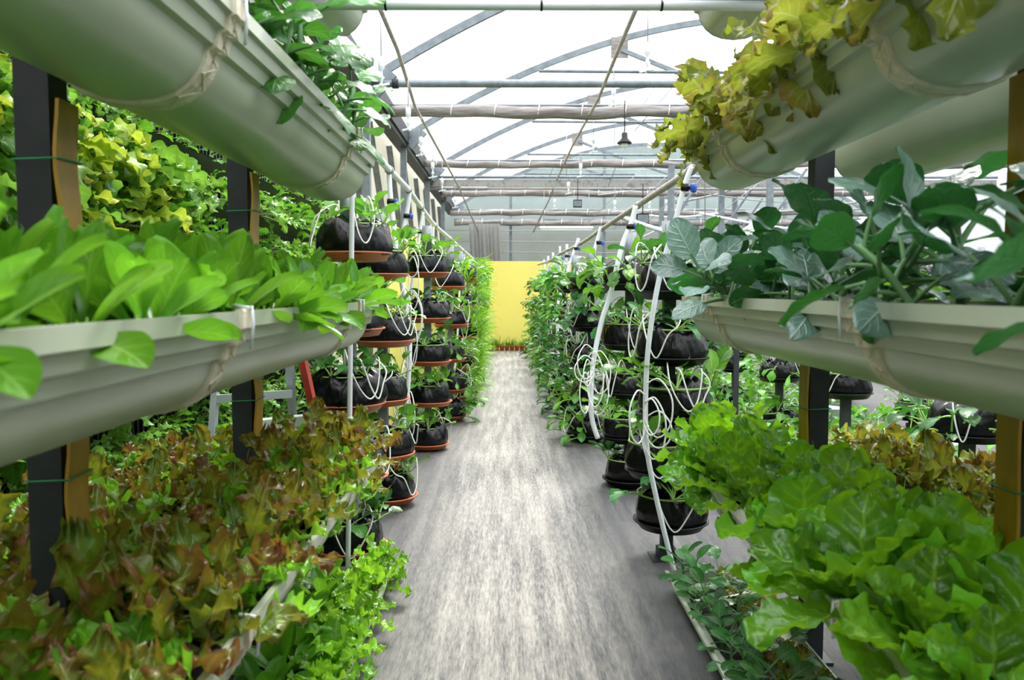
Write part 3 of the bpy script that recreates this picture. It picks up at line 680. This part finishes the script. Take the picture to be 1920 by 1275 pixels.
protos('red','red_lettuce',f_red,'l_red','stalk_pale',4)
protos('yel','bolting_lettuce',f_yel,'l_yel','stalk_pale',3)
protos('green','green_lettuce',f_green,'l_green','stalk_pale',3)
protos('wall','wall_lettuce',f_wall,'l_wall','stalk_pale',5,False)
protos('wally','wall_lettuce',f_wall,'l_wally','stalk_pale',3,False,seed=50)
protos('walls','wall_greens',f_walls,'l_pot','stalk',4,False)
protos('pot','leafy_greens',f_pot,'l_pot','stalk',4,False)
protos('potb','leafy_greens',f_pot,'l_seed','stalk',2,False,seed=9)
protos('dense','leafy_greens',f_dense,'l_pot','stalk',4,False)
protos('denseb','leafy_greens',f_dense,'l_seed','stalk',2,False,seed=13)
protos('grassy','spring_onion_clump',f_grassy,'l_grass','stalk',3,False)
protos('tuft','grass_tuft',f_tuft,'l_pot','stalk',3,False)
USED=set()
def put(key,i,loc,rot,s,label,cat,group,sz=None):
    p=PROTO[key][i%len(PROTO[key])]
    if p.name in USED: o=dup(p)
    else: o=p; USED.add(p.name)
    o.location=loc; o.rotation_euler=rot; o.scale=(s,s,sz or s)
    tag(o,label,cat,group); return o
rg=random.Random(11)
def row(keyf, x0, y0, y1, step, z, tilt, smin, smax, what, where, cat, group, jx=.03):
    """a row of plants along a gutter; keyf picks the species"""
    n=int(round((y1-y0)/step)); out=[]
    for k in range(n+1):
        y=y0+step*k+rg.uniform(-.02,.02); key,wd=keyf(k) if callable(keyf) else (keyf,what)
        o=put(key,rg.randrange(9),(x0+rg.uniform(-jx,jx),y,z),(rg.uniform(-.12,.12),tilt+rg.uniform(-.15,.15),rg.uniform(0,6.28)),rg.uniform(smin,smax),'%s, %s from the near end %s'%(wd,ordn(k),where),cat,group); out.append(o)
    return out
# left middle tier: bright spoon-leaved lettuce
row('spoon',-.655,.62,3.45,.155,1.415,.50,1.0,1.25,'green spoon-leaved lettuce','of the aisle row, left middle gutter','lettuce','spoon-leaved lettuces in the left middle gutter')
row('spoon',-.86,.66,3.45,.165,1.405,-.05,1.25,1.75,'bright green spoon-leaved lettuce','of the back row, left middle gutter','lettuce','spoon-leaved lettuces in the left middle gutter')
# left upper tier
row('greenb',-.63,2.0,3.5,.15,2.06,.45,1.05,1.4,'round-leaved green brassica','of the left upper gutter','brassica','brassicas in the left upper gutter')
row('greenb',-.76,1.9,3.4,.2,2.06,.2,.95,1.3,'round-leaved green brassica','of the back row, left upper gutter','brassica','brassicas in the left upper gutter')
# left lower tier, front and back
mixl=lambda k:('green','bright green lettuce') if k%5 in (1,3) else ('red','red-brown frilly lettuce')
row(mixl,-.70,.95,3.5,.165,.705,.12,.9,1.2,'','of the aisle row, left lower gutter','lettuce','lettuces in the left lower gutters')
row(mixl,-.87,.9,3.5,.175,.705,-.05,1.0,1.3,'','of the middle row, left lower gutter','lettuce','lettuces in the left lower gutters')
row(mixl,-1.24,1.0,3.5,.19,.685,.1,.95,1.25,'','behind the posts, left lower rear gutter','lettuce','lettuces in the left lower gutters')
row(mixl,-1.44,1.05,3.5,.24,.685,-.1,.9,1.15,'','along the wall side, left lower rear gutter','lettuce','lettuces in the left lower gutters')
# left floor tier
row('green',-.66,2.35,3.85,.2,.07,.3,.85,1.2,'light green frilly lettuce','of the aisle row, left floor gutter','lettuce','lettuces in the left floor gutter')
row('spoon',-.84,2.4,3.8,.22,.07,0,1.0,1.3,'green spoon-leaved lettuce','of the left floor gutter','lettuce','lettuces in the left floor gutter')
# right upper tier: yellowing lettuce hanging over
row('yel',.86,1.6,3.55,.17,2.12,-.45,.95,1.3,'yellow and brown wilting lettuce','of the right upper gutter','lettuce','wilting lettuces in the right upper gutter')
row('yel',1.0,2.3,3.5,.2,2.12,-.2,.9,1.15,'yellow-green tall lettuce','of the back row, right upper gutter','lettuce','wilting lettuces in the right upper gutter')
# right middle tier: blue-green brassica
row('blue',.85,.95,3.45,.22,1.43,-.75,1.0,1.25,'blue-green broad-leaved brassica','of the aisle row, right middle gutter','brassica','brassicas in the right middle gutter')
row('blue',1.03,1.05,3.35,.25,1.42,0,1.15,1.45,'blue-green broad-leaved brassica','of the back row, right middle gutter','brassica','brassicas in the right middle gutter')
row('spoon',1.55,1.2,3.4,.2,1.41,0,.95,1.25,'light green lettuce','of the right middle rear gutter','lettuce','lettuces in the right middle rear gutter')
# right lower tier: cabbage and red lettuce
row('cab',.88,1.1,3.5,.27,.70,-.25,.85,1.08,'large crinkled green cabbage','of the aisle row, right lower gutter','cabbage','cabbages in the right lower gutter')
row('cab',1.05,1.25,3.4,.33,.70,0,.85,1.1,'large crinkled green cabbage','of the back row, right lower gutter','cabbage','cabbages in the right lower gutter')
redy=lambda k:('yel','yellow-brown curly lettuce') if k%2 else ('red','orange-brown curly lettuce')
row(redy,1.5,1.6,3.5,.15,.725,-.1,.85,1.15,'','of the front row, right lower rear gutter','lettuce','lettuces in the right lower rear gutter')
row(redy,1.67,1.7,3.5,.2,.725,.1,.9,1.2,'','of the back row, right lower rear gutter','lettuce','lettuces in the right lower rear gutter')
# right floor gutter seedlings
row('seed',.87,2.0,3.8,.14,.06,-.15,1.0,1.5,'dark green brassica seedling','of the aisle row, right floor gutter','seedling','seedlings in the right floor gutter')
row('greenb',1.0,2.1,3.75,.2,.06,0,.6,.8,'round-leaved brassica seedling','of the back row, right floor gutter','seedling','seedlings in the right floor gutter')
put('yel',1,(1.08,3.62,.06),(0,0,1),.75,'orange-brown lettuce at the far end of the right floor gutter','lettuce','odd lettuces in the right floor gutter')
put('red',2,(1.02,2.75,.06),(0,0,2),.8,'yellow-brown lettuce midway along the right floor gutter','lettuce','odd lettuces in the right floor gutter')

# perforated straps
def strap(a,b,label,w_=.018):
    a=Vector(a); b=Vector(b); d=(b-a); n=int(d.length/.02); d.normalize(); s=d.cross(Vector((0,0,1))).normalized(); m=MB()
    for k in range(n):
        c=a+d*(k+.5)*.02+Vector((0,0,-.012*math.sin(PI*(k+.5)/n))); ro=[];ri=[];rb=[];rib=[]
        for j in range(12):
            th=2*PI*j/12; u=d*math.cos(th); v=s*math.sin(th)
            ro.append(m.vert(c+u*.0115+v*w_*.5)); ri.append(m.vert(c+u*.0045+v*.0045)); rb.append(m.vert(c+u*.0115+v*w_*.5-Vector((0,0,.002)))); rib.append(m.vert(c+u*.0045+v*.0045-Vector((0,0,.002))))
        for j in range(12):
            q=(j+1)%12; m.f+= [(ro[j],ro[q],ri[q],ri[j]),(rb[q],rb[j],rib[j],rib[q]),(ro[q],ro[j],rb[j],rb[q]),(ri[j],ri[q],rib[q],rib[j])]
    tag(m.build('perforated_strap',M['strap'],smooth=False),label,'strap','white perforated straps')
strap((-1.48,2.08,.80),(-.98,1.78,.79),'white perforated strap over the left lower gutters, beside the nearest post',.022)
strap((-.98,2.9,.79),(-.56,2.75,.785),'white perforated strap across the left lower gutter among red lettuces')
strap((-.98,3.3,.15),(-.56,3.12,.14),'white perforated strap across the left floor gutter')
strap((.82,3.45,.135),(1.20,3.5,.19),'white perforated strap across the right floor gutter')

# ------------------------------------------------------------------ living wall at left
mb=MB(); XW=-1.98
rowsz=[.12,.40,.68,.96,1.24,1.52,1.80,2.08,2.36]
W0,W1=.3,9.0
mb.box((XW-.10,W0,0),(XW-.03,W1,2.62)); wl=mb.build('living_wall_frame',M['black_tray'],smooth=False)
tag(wl,'black ribbed frame of the living wall behind the left rack','plant wall')
for ri,zr in enumerate(rowsz):
    m=MB()      # tray row with vertical ribs
    m.bar((XW-.01,W0,zr-.05),(XW-.01,W1,zr-.05),.03,.012)
    a=[m.vert((XW-.03,W0,zr-.13)),m.vert((XW+.07,W0,zr)),m.vert((XW+.07,W1,zr)),m.vert((XW-.03,W1,zr-.13))]; m.f.append(tuple(a))
    a=[m.vert((XW-.03,W0,zr-.03)),m.vert((XW+.07,W0,zr-.004)),m.vert((XW+.07,W1,zr-.004)),m.vert((XW-.03,W1,zr-.03))]; m.f.append(tuple(reversed(a)))
    o=m.build('pocket_tray',M['black_tray'],wl,smooth=False)
m=MB()
for k in range(int((W1-W0)/.06)): y=W0+k*.06; m.box((XW-.03,y,.02),(XW-.005,y+.025,2.62))
m.build('ribs',M['black_tray'],wl,smooth=False)
rg=random.Random(21); rn=['lowest','second lowest','third lowest','fourth lowest','middle','fourth highest','third highest','second highest','highest']
for ri,zr in enumerate(rowsz):
    y=1.0 if zr<1.3 else 1.7; k=0
    while y<8.6:
        if zr>1.5 and y<4.3 and rg.random()<.75: key='wally' if rg.random()<(.55 if zr<2.2 else .2) else 'wall'
        elif zr>2.2: key='walls'
        else: key='wall' if (y<3.6 and rg.random()<.9) or rg.random()<.35 else 'walls'
        lb={'wally':'yellow-green limp lettuce','wall':'light green limp lettuce','walls':'small green leafy plant'}[key]
        s=rg.uniform(.7,1.0) if zr>2.2 else rg.uniform(1.15,1.6)*(1.2 if y<4.5 else 1) if zr>1.3 else rg.uniform(.95,1.35)
        put(key,rg.randrange(9),(XW+.02,y,zr-.01),(rg.uniform(-.3,.3),rg.uniform(-.2,.2),rg.uniform(-.3,.3)),s,'%s, %s along the %s pocket row of the living wall'%(lb,ordn(k),rn[ri]),'wall plant','plants in the living wall')
        y+=rg.uniform(.17,.25) if y<5 else rg.uniform(.26,.36); k+=1

# ------------------------------------------------------------------ planter towers
def bag_proto(seed,R0=.198,H=.195):
    rr=random.Random(seed); ph=[rr.random()*6 for _ in range(8)]; r=empty('grow_bag')
    pf=[(.30*R0,.0),(.90*R0,.0),(.97*R0,.010),(1.02*R0,.03),(1.05*R0,.055),(1.05*R0,.08),(1.02*R0,.105),(1.0*R0,.125),(.97*R0,.148),(.92*R0,.168),(.84*R0,.186),(.73*R0,.200),(.60*R0,.209),(.50*R0,.200),(.42*R0,.17)]
    def wb(th,k):
        a=min(1,k/4.0)
        return (1+a*(.035*math.sin(3*th+ph[0])+.03*math.sin(5*th+ph[1]+k*.35)-.018*abs(math.sin(4.5*th+ph[2]+k*.25))**.5*(k/12)-.018*abs(math.sin(8.5*th+ph[3]-k*.2))**.6+.012*math.sin(27*th+ph[6]+k*1.3)), a*.012*math.sin(2*th+ph[4])+ (a*.010*math.sin(11*th+ph[5]) if k>7 else 0))
    m=MB(); m.lathe([(q,z*H/.212) for q,z in pf],96,wb); m.build('bag_skin',M['black'],r)
    m=MB(); g=[]
    n=22
    c=m.vert((0,0,H*.9))
    rings=[[m.vert((q*math.cos(2*PI*j/n),q*math.sin(2*PI*j/n),H*.90+rr.uniform(-.012,.012))) for j in range(n)] for q in (.04,.08,.125)]
    for j in range(n):
        m.f.append((c,rings[0][j],rings[0][(j+1)%n]))
        for k in range(2): m.f.append((rings[k][j],rings[k+1][j],rings[k+1][(j+1)%n],rings[k][(j+1)%n]))
    m.build('soil',M['soil'],r); return r
def saucer_proto(mat,R0=.208):
    m=MB(); m.lathe([(.62*R0,-.0),(.66*R0,.0),(.84*R0,.006),(.95*R0,.040),(1.01*R0,.042),(1.01*R0,.050),(.94*R0,.049),(.84*R0,.018),(.4*R0,.012),(.001,.012)],40)
    return m.build('saucer',mat)
bags=[bag_proto(i) for i in range(4)]
sau={'terra':saucer_proto(M['terra']),'black':saucer_proto(M['black_tray'],.208)}
def loops_proto(seed):      # white drip hose looping over a bag
    rr=random.Random(seed); m=MB()
    for k in range(2 if seed%2 else 1):
        a0=-PI/2+rr.uniform(-1.1,1.1); a1=a0+rr.uniform(.6,1.5)*rr.choice((-1,1))
        def q(a,r,z): return (r*math.cos(a),r*math.sin(a),z)
        pts=[q(a0,.09,.20),q(a0,.13,.27+rr.uniform(0,.07)),q(a0*.8+a1*.2,.225,.22),q(a0*.6+a1*.4,.235,.10+rr.uniform(-.05,.09)),q(a0*.4+a1*.6,.24,.06+rr.uniform(-.05,.06)),q(a0*.2+a1*.8,.235,.14),q(a1,.2,.26+rr.uniform(0,.05)),q(a1,.10,.21)]
        m.tube(smooth_pts(pts,6),.0043,6)
    return m.build('drip_hose',M['tube'])
loops=[loops_proto(i) for i in range(6)]
use2=set()
def inst(p):
    if p.name in use2: return dup(p)
    use2.add(p.name); return p
rg=random.Random(3)
def tower(x,y,zs,side,kind,idx,h,foliage,hose=True,tall=False,pole=False,name=None):
    nm='%s %s tower'%(ordn(idx),side) if name is None else name
    m=MB(); m.box((-.032,-.032,.0),(.032,.032,h)); 
    o=m.build('tower_post',M['steel_dark'] if kind=='black' else M['post_grey'],smooth=False,loc=(x,y,0))
    m=MB(); m.box((-.05,-.05,0),(.05,.05,.06)); m.box((-.09,-.09,0),(.09,.09,.01)); m.build('post_foot',M['steel_dark'],o,smooth=False)
    m=MB(); m.tube([(0,0,h-.22),(0,0,h+.02)],.045,14); m.build('sleeve',M['post_grey'],o)
    tag(o,'upright grey post of the %s of the aisle'%nm if name is None else 'upright grey post of the '+nm,'post','tower posts')
    tn=['bottom','second','third','fourth','top']
    for t,z in enumerate(zs):
        T=tn[t] if t<len(zs)-1 else 'top'
        dx,dy=rg.uniform(-.03,.03),rg.uniform(-.03,.03)
        s=inst(sau[kind]); s.location=(x+dx,y+dy,z); s.rotation_euler=(0,0,rg.random()*6); tag(s,('terracotta' if kind=='terra' else 'black')+' plastic saucer on the %s tier of the %s'%(T,nm),'saucer','saucers on the planter towers')
        b=inst(bags[rg.randrange(4)]); b.location=(x+dx,y+dy,z+.03); b.rotation_euler=(0,0,rg.random()*6); sc_=rg.uniform(.92,1.04); b.scale=(sc_,sc_,rg.uniform(.95,1.1)); tag(b,'black plastic grow bag on the %s tier of the %s'%(T,nm),'grow bag','grow bags on the planter towers')
        if hose and rg.random()<.85:
            l=inst(loops[rg.randrange(6)]); l.location=(x+dx,y+dy,z+.016); l.rotation_euler=(0,0,rg.uniform(-.7,.7)); tag(l,'white drip hose over the %s tier of the %s'%(T,nm),'hose','drip hoses on the planter towers')
        key=foliage(t)
        lb={'pot':'bright leafy greens','potb':'blue-green leafy greens','dense':'bushy leafy greens','denseb':'dark bushy greens','grassy':'grassy bright green clump'}[key]
        sp=rg.uniform(1.15,1.4)*(1.15 if x>.5 and y<7 else 1)*(1.1 if key in('grassy','dense','denseb') and y>7.5 else 1)
        put(key,rg.randrange(6),(x+dx,y+dy,z+.205),(0,0,rg.random()*6),sp,'%s on the %s tier of the %s'%(lb,T,nm),'leafy plant','greens on the planter towers')
fl=lambda t:'potb' if rg.random()<.3 else 'pot'
tower(-.88,4.45,[.02,.42,.83,1.245,1.66],'left','terra',0,2.05,fl)
tower(-.86,5.5,[.03,.33,.71,1.115,1.566],'left','terra',1,2.0,fl)
tower(-.75,7.5,[.02,.42,.80,1.20,1.62],'left','terra',2,2.08,fl)
tower(-.66,9.2,[.02,.33,.68,1.07,1.50],'left','terra',3,2.0,lambda t:'pot' if t>2 else 'dense')
for i,y in enumerate((10.7,11.5,12.6,13.8,15.1,16.5,18.0)):
    tower(-.64-.012*i,y,[.05,.45,.85,1.25,1.62],'left','terra',4+i,2.0,lambda t:'grassy' if i%3!=1 or t<3 else 'dense',hose=i<2)
tower(.89,4.41,[.17,.47,.78,1.09,1.45],'right','black',0,1.86,fl)
tower(.93,6.1,[.02,.34,.68,1.05,1.50],'right','black',1,1.92,lambda t:rg.choice(('pot','potb','dense')))
for i,y in enumerate((7.9,9.6,11.2,12.8,14.4,16.0,17.8)):
    tower(.82-.012*i,y,[.03,.38,.74,1.10,1.47],'right','black',2+i,1.9,lambda t:rg.choice(('dense','denseb','dense')) ,hose=i<5)
# towers of the next row to the right
kk=0
for x,y,zs in ((2.6,4.47,[.12,.66]),(2.6,6.1,[.1,.68]),(2.7,7.9,[.1,.6,1.1,1.5]),(2.8,9.8,[.1,.5,.95,1.4]),(3.0,12,[.1,.55,1.0,1.45]),(4.4,8.6,[.1,.6,1.1,1.55]),(4.6,11.0,[.1,.6,1.1,1.55]),(4.9,13.5,[.1,.6,1.1,1.55]),(6.2,10.5,[.1,.6,1.1,1.6]),(6.6,13.5,[.1,.6,1.1,1.6]),(6.8,16,[.1,.6,1.1,1.6]),(4.2,16.5,[.1,.6,1.1,1.6])):
    tower(x,y,zs,'far right','black',kk,zs[-1]+.45,lambda t:rg.choice(('pot','dense','denseb')),hose=kk<3,name='%s tower beyond the right rack'%ordn(kk)); kk+=1
# low plants on the ground between the rows at right: grey buckets, peach trays
k=0
for (x,y) in [(1.8+.55*(i%4)+.13*(i//4%2),4.3+.7*(i//4)) for i in range(44)]:
    if k%3==0:
        m=MB(); m.lathe([(.10,0),(.14,.24),(.15,.25),(.14,.25),(.10,.20),(.001,.20)],20); o=m.build('bucket',M['bucket'],loc=(x,y,0)); tag(o,'grey plastic bucket, %s from the near end of the ground behind the right towers'%ordn(k),'bucket','buckets on the ground at right')
        z=.22
    else:
        m=MB(); m.box((-.2,-.16,0),(.2,.16,.10)); m.box((-.21,-.17,.10),(.21,.17,.115)); o=m.build('seed_tray',M['peach'] if k%3==1 else M['black_tray'],smooth=False,loc=(x,y,0)); tag(o,('peach' if k%3==1 else 'black')+' tray on the ground, %s from the near end behind the right towers'%ordn(k),'tray','trays on the ground at right'); z=.115
    put(rg.choice(('dense','denseb','pot')),k,(x,y,z+.10),(0,0,k),rg.uniform(1.1,1.5),'low leafy plant on the ground, %s from the near end behind the right towers'%ordn(k),'leafy plant','plants on the ground at right'); k+=1
# white box with a plant on a stand far right
c=P(1384,490,7.2); m=MB(); m.box((c.x-.12,7.1,c.z),(c.x+.12,7.3,c.z+.11)); o=m.build('white_box',M['lampw'],smooth=False); m=MB(); m.box((c.x+.01,7.08,c.z-.02),(c.x+.04,7.1,c.z+.06)); m.build('black_clip',M['black_tray'],o,smooth=False)
m=MB(); m.bar((c.x,7.2,0),(c.x,7.2,c.z),.04,.04); m.build('stand',M['steel_dark'],o,smooth=False)
tag(o,'small white planter box raised behind the blue-green brassicas','planter box'); put('seed',2,(c.x,7.2,c.z+.10),(0,0,0),1.2,'curly green plant in the small white planter box','leafy plant',None)

# irrigation rails and poles
def rail(pts,r,label):
    m=MB(); m.tube(smooth_pts(pts,5),r,10); o=m.build('irrigation_rail',M['wp'] if 'right' in label else M['white_pipe'])
    for k in range(1,len(pts)-1):
        p=Vector(pts[k]); mm=MB(); mm.tube([p+Vector((0,-.03,0)),p+Vector((0,.03,0))],r*1.35,10); mm.build('pipe_clip',M['wire'],o)
    tag(o,label,'pipe')
rail([(-.90,3.9,2.40),(-.86,4.9,2.38),(-.855,5.85,2.37),(-.86,7.0,2.37),(-.865,8.05,2.33),(-.85,9.4,2.26),(-.82,11.5,2.24),(-.78,14,2.2),(-.76,17,2.2)],.024,'white irrigation rail running above the left row of towers')
rail([(1.02,3.95,2.18),(1.0,4.4,2.155),(.985,6.1,2.145),(.98,8.4,2.14),(.96,10.6,2.12),(.86,13,2.1),(.80,15.5,2.07),(.70,18.5,2.1)],.022,'pale wooden irrigation rail running above the right row of towers')
def pole(pts,Z,r,label,valve=None,side=1):
    m=MB(); m.tube(smooth_pts([P(a,b,Z) for a,b in pts],5),r,10); o=m.build('drip_pole',M['white_pipe'])
    if valve:
        v=P(valve[0],valve[1],Z); mm=MB(); mm.tube([v+Vector((0,0,-.018)),v+Vector((0,0,.018))],r*1.6,12); mm.tube([v,v+Vector((.035*side,-.01,0))],r*.9,8); mm.build('valve_body',M['black_tray'],o)
        mm=MB(); mm.lathe([(.004,-.028),(.016,-.02),(.019,0),(.016,.014),(.004,.018)],12,None,(v.x+.04*side,v.y-.02,v.z)); mm.build('valve_handle',M['blue'],o,smooth=False)
    tag(o,label,'pipe','white poles feeding the drip hoses'); return o
pole([(661,300),(659,480),(657,640),(655,840),(652,1090)],3.95,.0125,'straight white vertical pole beside the nearest left tower')
pole([(729,322),(734,390),(745,480),(760,570),(768,650),(762,750),(748,850),(736,935)],5.85,.0185,'bowed white pole in front of the second left tower, blue valve near its top',(733,378))
pole([(768,357),(763,400),(752,450),(744,480)],7.0,.019,'short white pole behind the bowed left pole, blue valve',(763,405))
pole([(793,398),(788,430),(778,500),(766,580),(762,640),(764,720),(770,830)],8.05,.016,'slanting white pole left of the third left tower, blue valve',(786,434),-1)
pole([(812,425),(812,480)],9.2,.016,'short white pole above the third left tower',(814,458))
for k,(px,b) in enumerate(((858,740),(864,735),(869,725),(874,715))): pole([(px+4,520),(px+3,560),(px-1,640),(px-8,b-20)],10.2+.5*k,.012,'%s of four thin white poles bunched behind the fourth left tower'%['leftmost','second from left','third from left','rightmost'][k])
pole([(1297,312),(1283,350),(1262,430),(1240,505),(1222,600),(1212,700),(1212,830),(1232,940),(1266,1080)],4.12,.0135,'tallest white bowed pole before the nearest right tower, blue valve at top',(1284,352))
pole([(1192,386),(1183,420),(1166,462),(1145,550),(1127,606),(1112,684),(1108,752),(1111,790),(1121,822)],5.9,.019,'white bowed pole at the second right tower, blue valve near its top',(1182,425))
pole([(1127,426),(1112,478),(1100,525),(1086,583),(1083,640),(1085,700),(1098,760)],8.3,.019,'white slanting pole at the third right tower, blue valve',(1122,455))
pole([(1085,447),(1069,493),(1062,515),(1046,570),(1046,642),(1052,702),(1060,745)],10.5,.02,'white slanting pole at the fourth right tower, blue valve',(1080,466))
for k,(px,py,Z) in enumerate(((1063,458,12.2),(1050,462,13.6),(1037,474,15.0),(1028,480,16.3),(1020,487,17.4))): pole([(px,py),(px-1,py+30),(px-3,py+60)],Z,.02,'%s short white pole of the far right row, past the four long poles'%ordn(k),(px,py+22) if k<2 else None)
# bundles of hose hanging on the right poles
def bundle(px,py0,py1,Z,n,label,seed):
    rr=random.Random(seed); m=MB()
    for k in range(n):
        x0=px+rr.uniform(-5,5); y0=py0+rr.uniform(0,(py1-py0)*.6); dx=rr.choice((-1,1))*rr.uniform(8,26)*8/Z; dy=rr.uniform(40,95)*6/Z
        pts=[P(x0,y0,Z-.03),P(x0+dx*.5,y0-8,Z-.06),P(x0+dx,y0+dy*.3,Z-.1),P(x0+dx*.9,y0+dy*.8,Z-.1),P(x0+dx*.4,y0+dy,Z-.08),P(x0-dx*.05,y0+dy*.7,Z-.05),P(x0,y0+dy*.3,Z-.03)]
        m.tube(smooth_pts(pts,5),.0043,6)
    tag(m.build('drip_hose',M['tube']),label,'hose','hose bundles on the poles')
bundle(1108,600,810,5.9,7,'tangle of white drip hose hanging on the second right pole',1)
bundle(1087,520,720,8.3,7,'tangle of white drip hose hanging on the third right pole',2)
bundle(1048,510,720,10.5,7,'tangle of white drip hose hanging on the fourth right pole',3)
bundle(764,455,760,5.85,7,'tangle of white drip hose hanging on the bowed left pole',4)
bundle(766,600,860,6.4,5,'tangle of white drip hose behind the bowed left pole',5)
bundle(1213,700,860,4.12,5,'tangle of white drip hose low on the tallest right pole',6)
bundle(748,840,920,5.6,5,'coil of white hose near the foot of the bowed left pole',7)
# white pipe crossing right at the rail
m=MB(); m.tube(smooth_pts([P(1163,407,7.0),P(1240,432,7.0),P(1290,441,7.0),P(1480,443,7.0),P(1700,400,7.0)],5),.02,8); tag(m.build('branch_pipe',M['white_pipe']),'white branch pipe leading right from the right irrigation rail','pipe')

# ------------------------------------------------------------------ step ladder behind the left rack
lad=empty('step_ladder',(-1.42,4.15,0)); 
def lp(px,py,Z): return P(px,py,Z)-Vector((-1.42,4.15,0))
m=MB(); m.bar(lp(386,985,3.9),lp(404,735,4.1),.03,.05); m.build('rail',M['alu'],lad,smooth=False)
m=MB(); m.bar(lp(560,985,4.5),lp(541,640,4.2),.035,.05); m.build('rail',M['alu'],lad,smooth=False)
m=MB(); m.bar(lp(400,748,4.08),lp(548,738,4.2),.03,.04); m.build('rung',M['alu'],lad,smooth=False)
m=MB(); m.bar(lp(392,868,3.98),lp(553,862,4.35),.03,.04); m.build('rung',M['alu'],lad,smooth=False)
m=MB(); m.bar(lp(560,640,3.8),lp(606,850,3.7),.03,.06); o=m.build('side_rail',M['red'],lad,smooth=False); o['label']='red side rail'
m=MB(); m.bar(lp(440,800,3.8),lp(585,786,3.75),.09,.045); o=m.build('tread',M['white_tread'],lad,smooth=False); o['label']='white tread'
tag(lad,'aluminium step ladder with a red rail standing between left rack and living wall','ladder')

# ------------------------------------------------------------------ potted grass at the yellow wall
for k in range(11):
    x=-.52+k*.125; m=MB(); m.lathe([(.045,0),(.06,.11),(.066,.11),(.066,.13),(.056,.13),(.05,.10),(.001,.10)],14); o=m.build('plant_pot',M['terra'],loc=(x,19.9,0.008)); tag(o,'small terracotta pot by the yellow wall, %s from the left'%ordn(k).replace('nearest','first'),'pot','terracotta pots by the yellow wall')
    put('tuft',k,(x,19.9,.11),(0,0,k),rg.uniform(.9,1.3),'grass tuft in the terracotta pot %s from the left by the yellow wall'%ordn(k).replace('nearest','first'),'grass','grass tufts by the yellow wall')
# unused prototypes must not linger
for k,ps in PROTO.items():
    for p in ps:
        if p.name not in USED:
            for ch in list(p.children): bpy.data.objects.remove(ch)
            bpy.data.objects.remove(p)
for p in bags+loops+list(sau.values()):
    if p.name not in use2:
        for ch in list(p.children): bpy.data.objects.remove(ch)
        bpy.data.objects.remove(p)
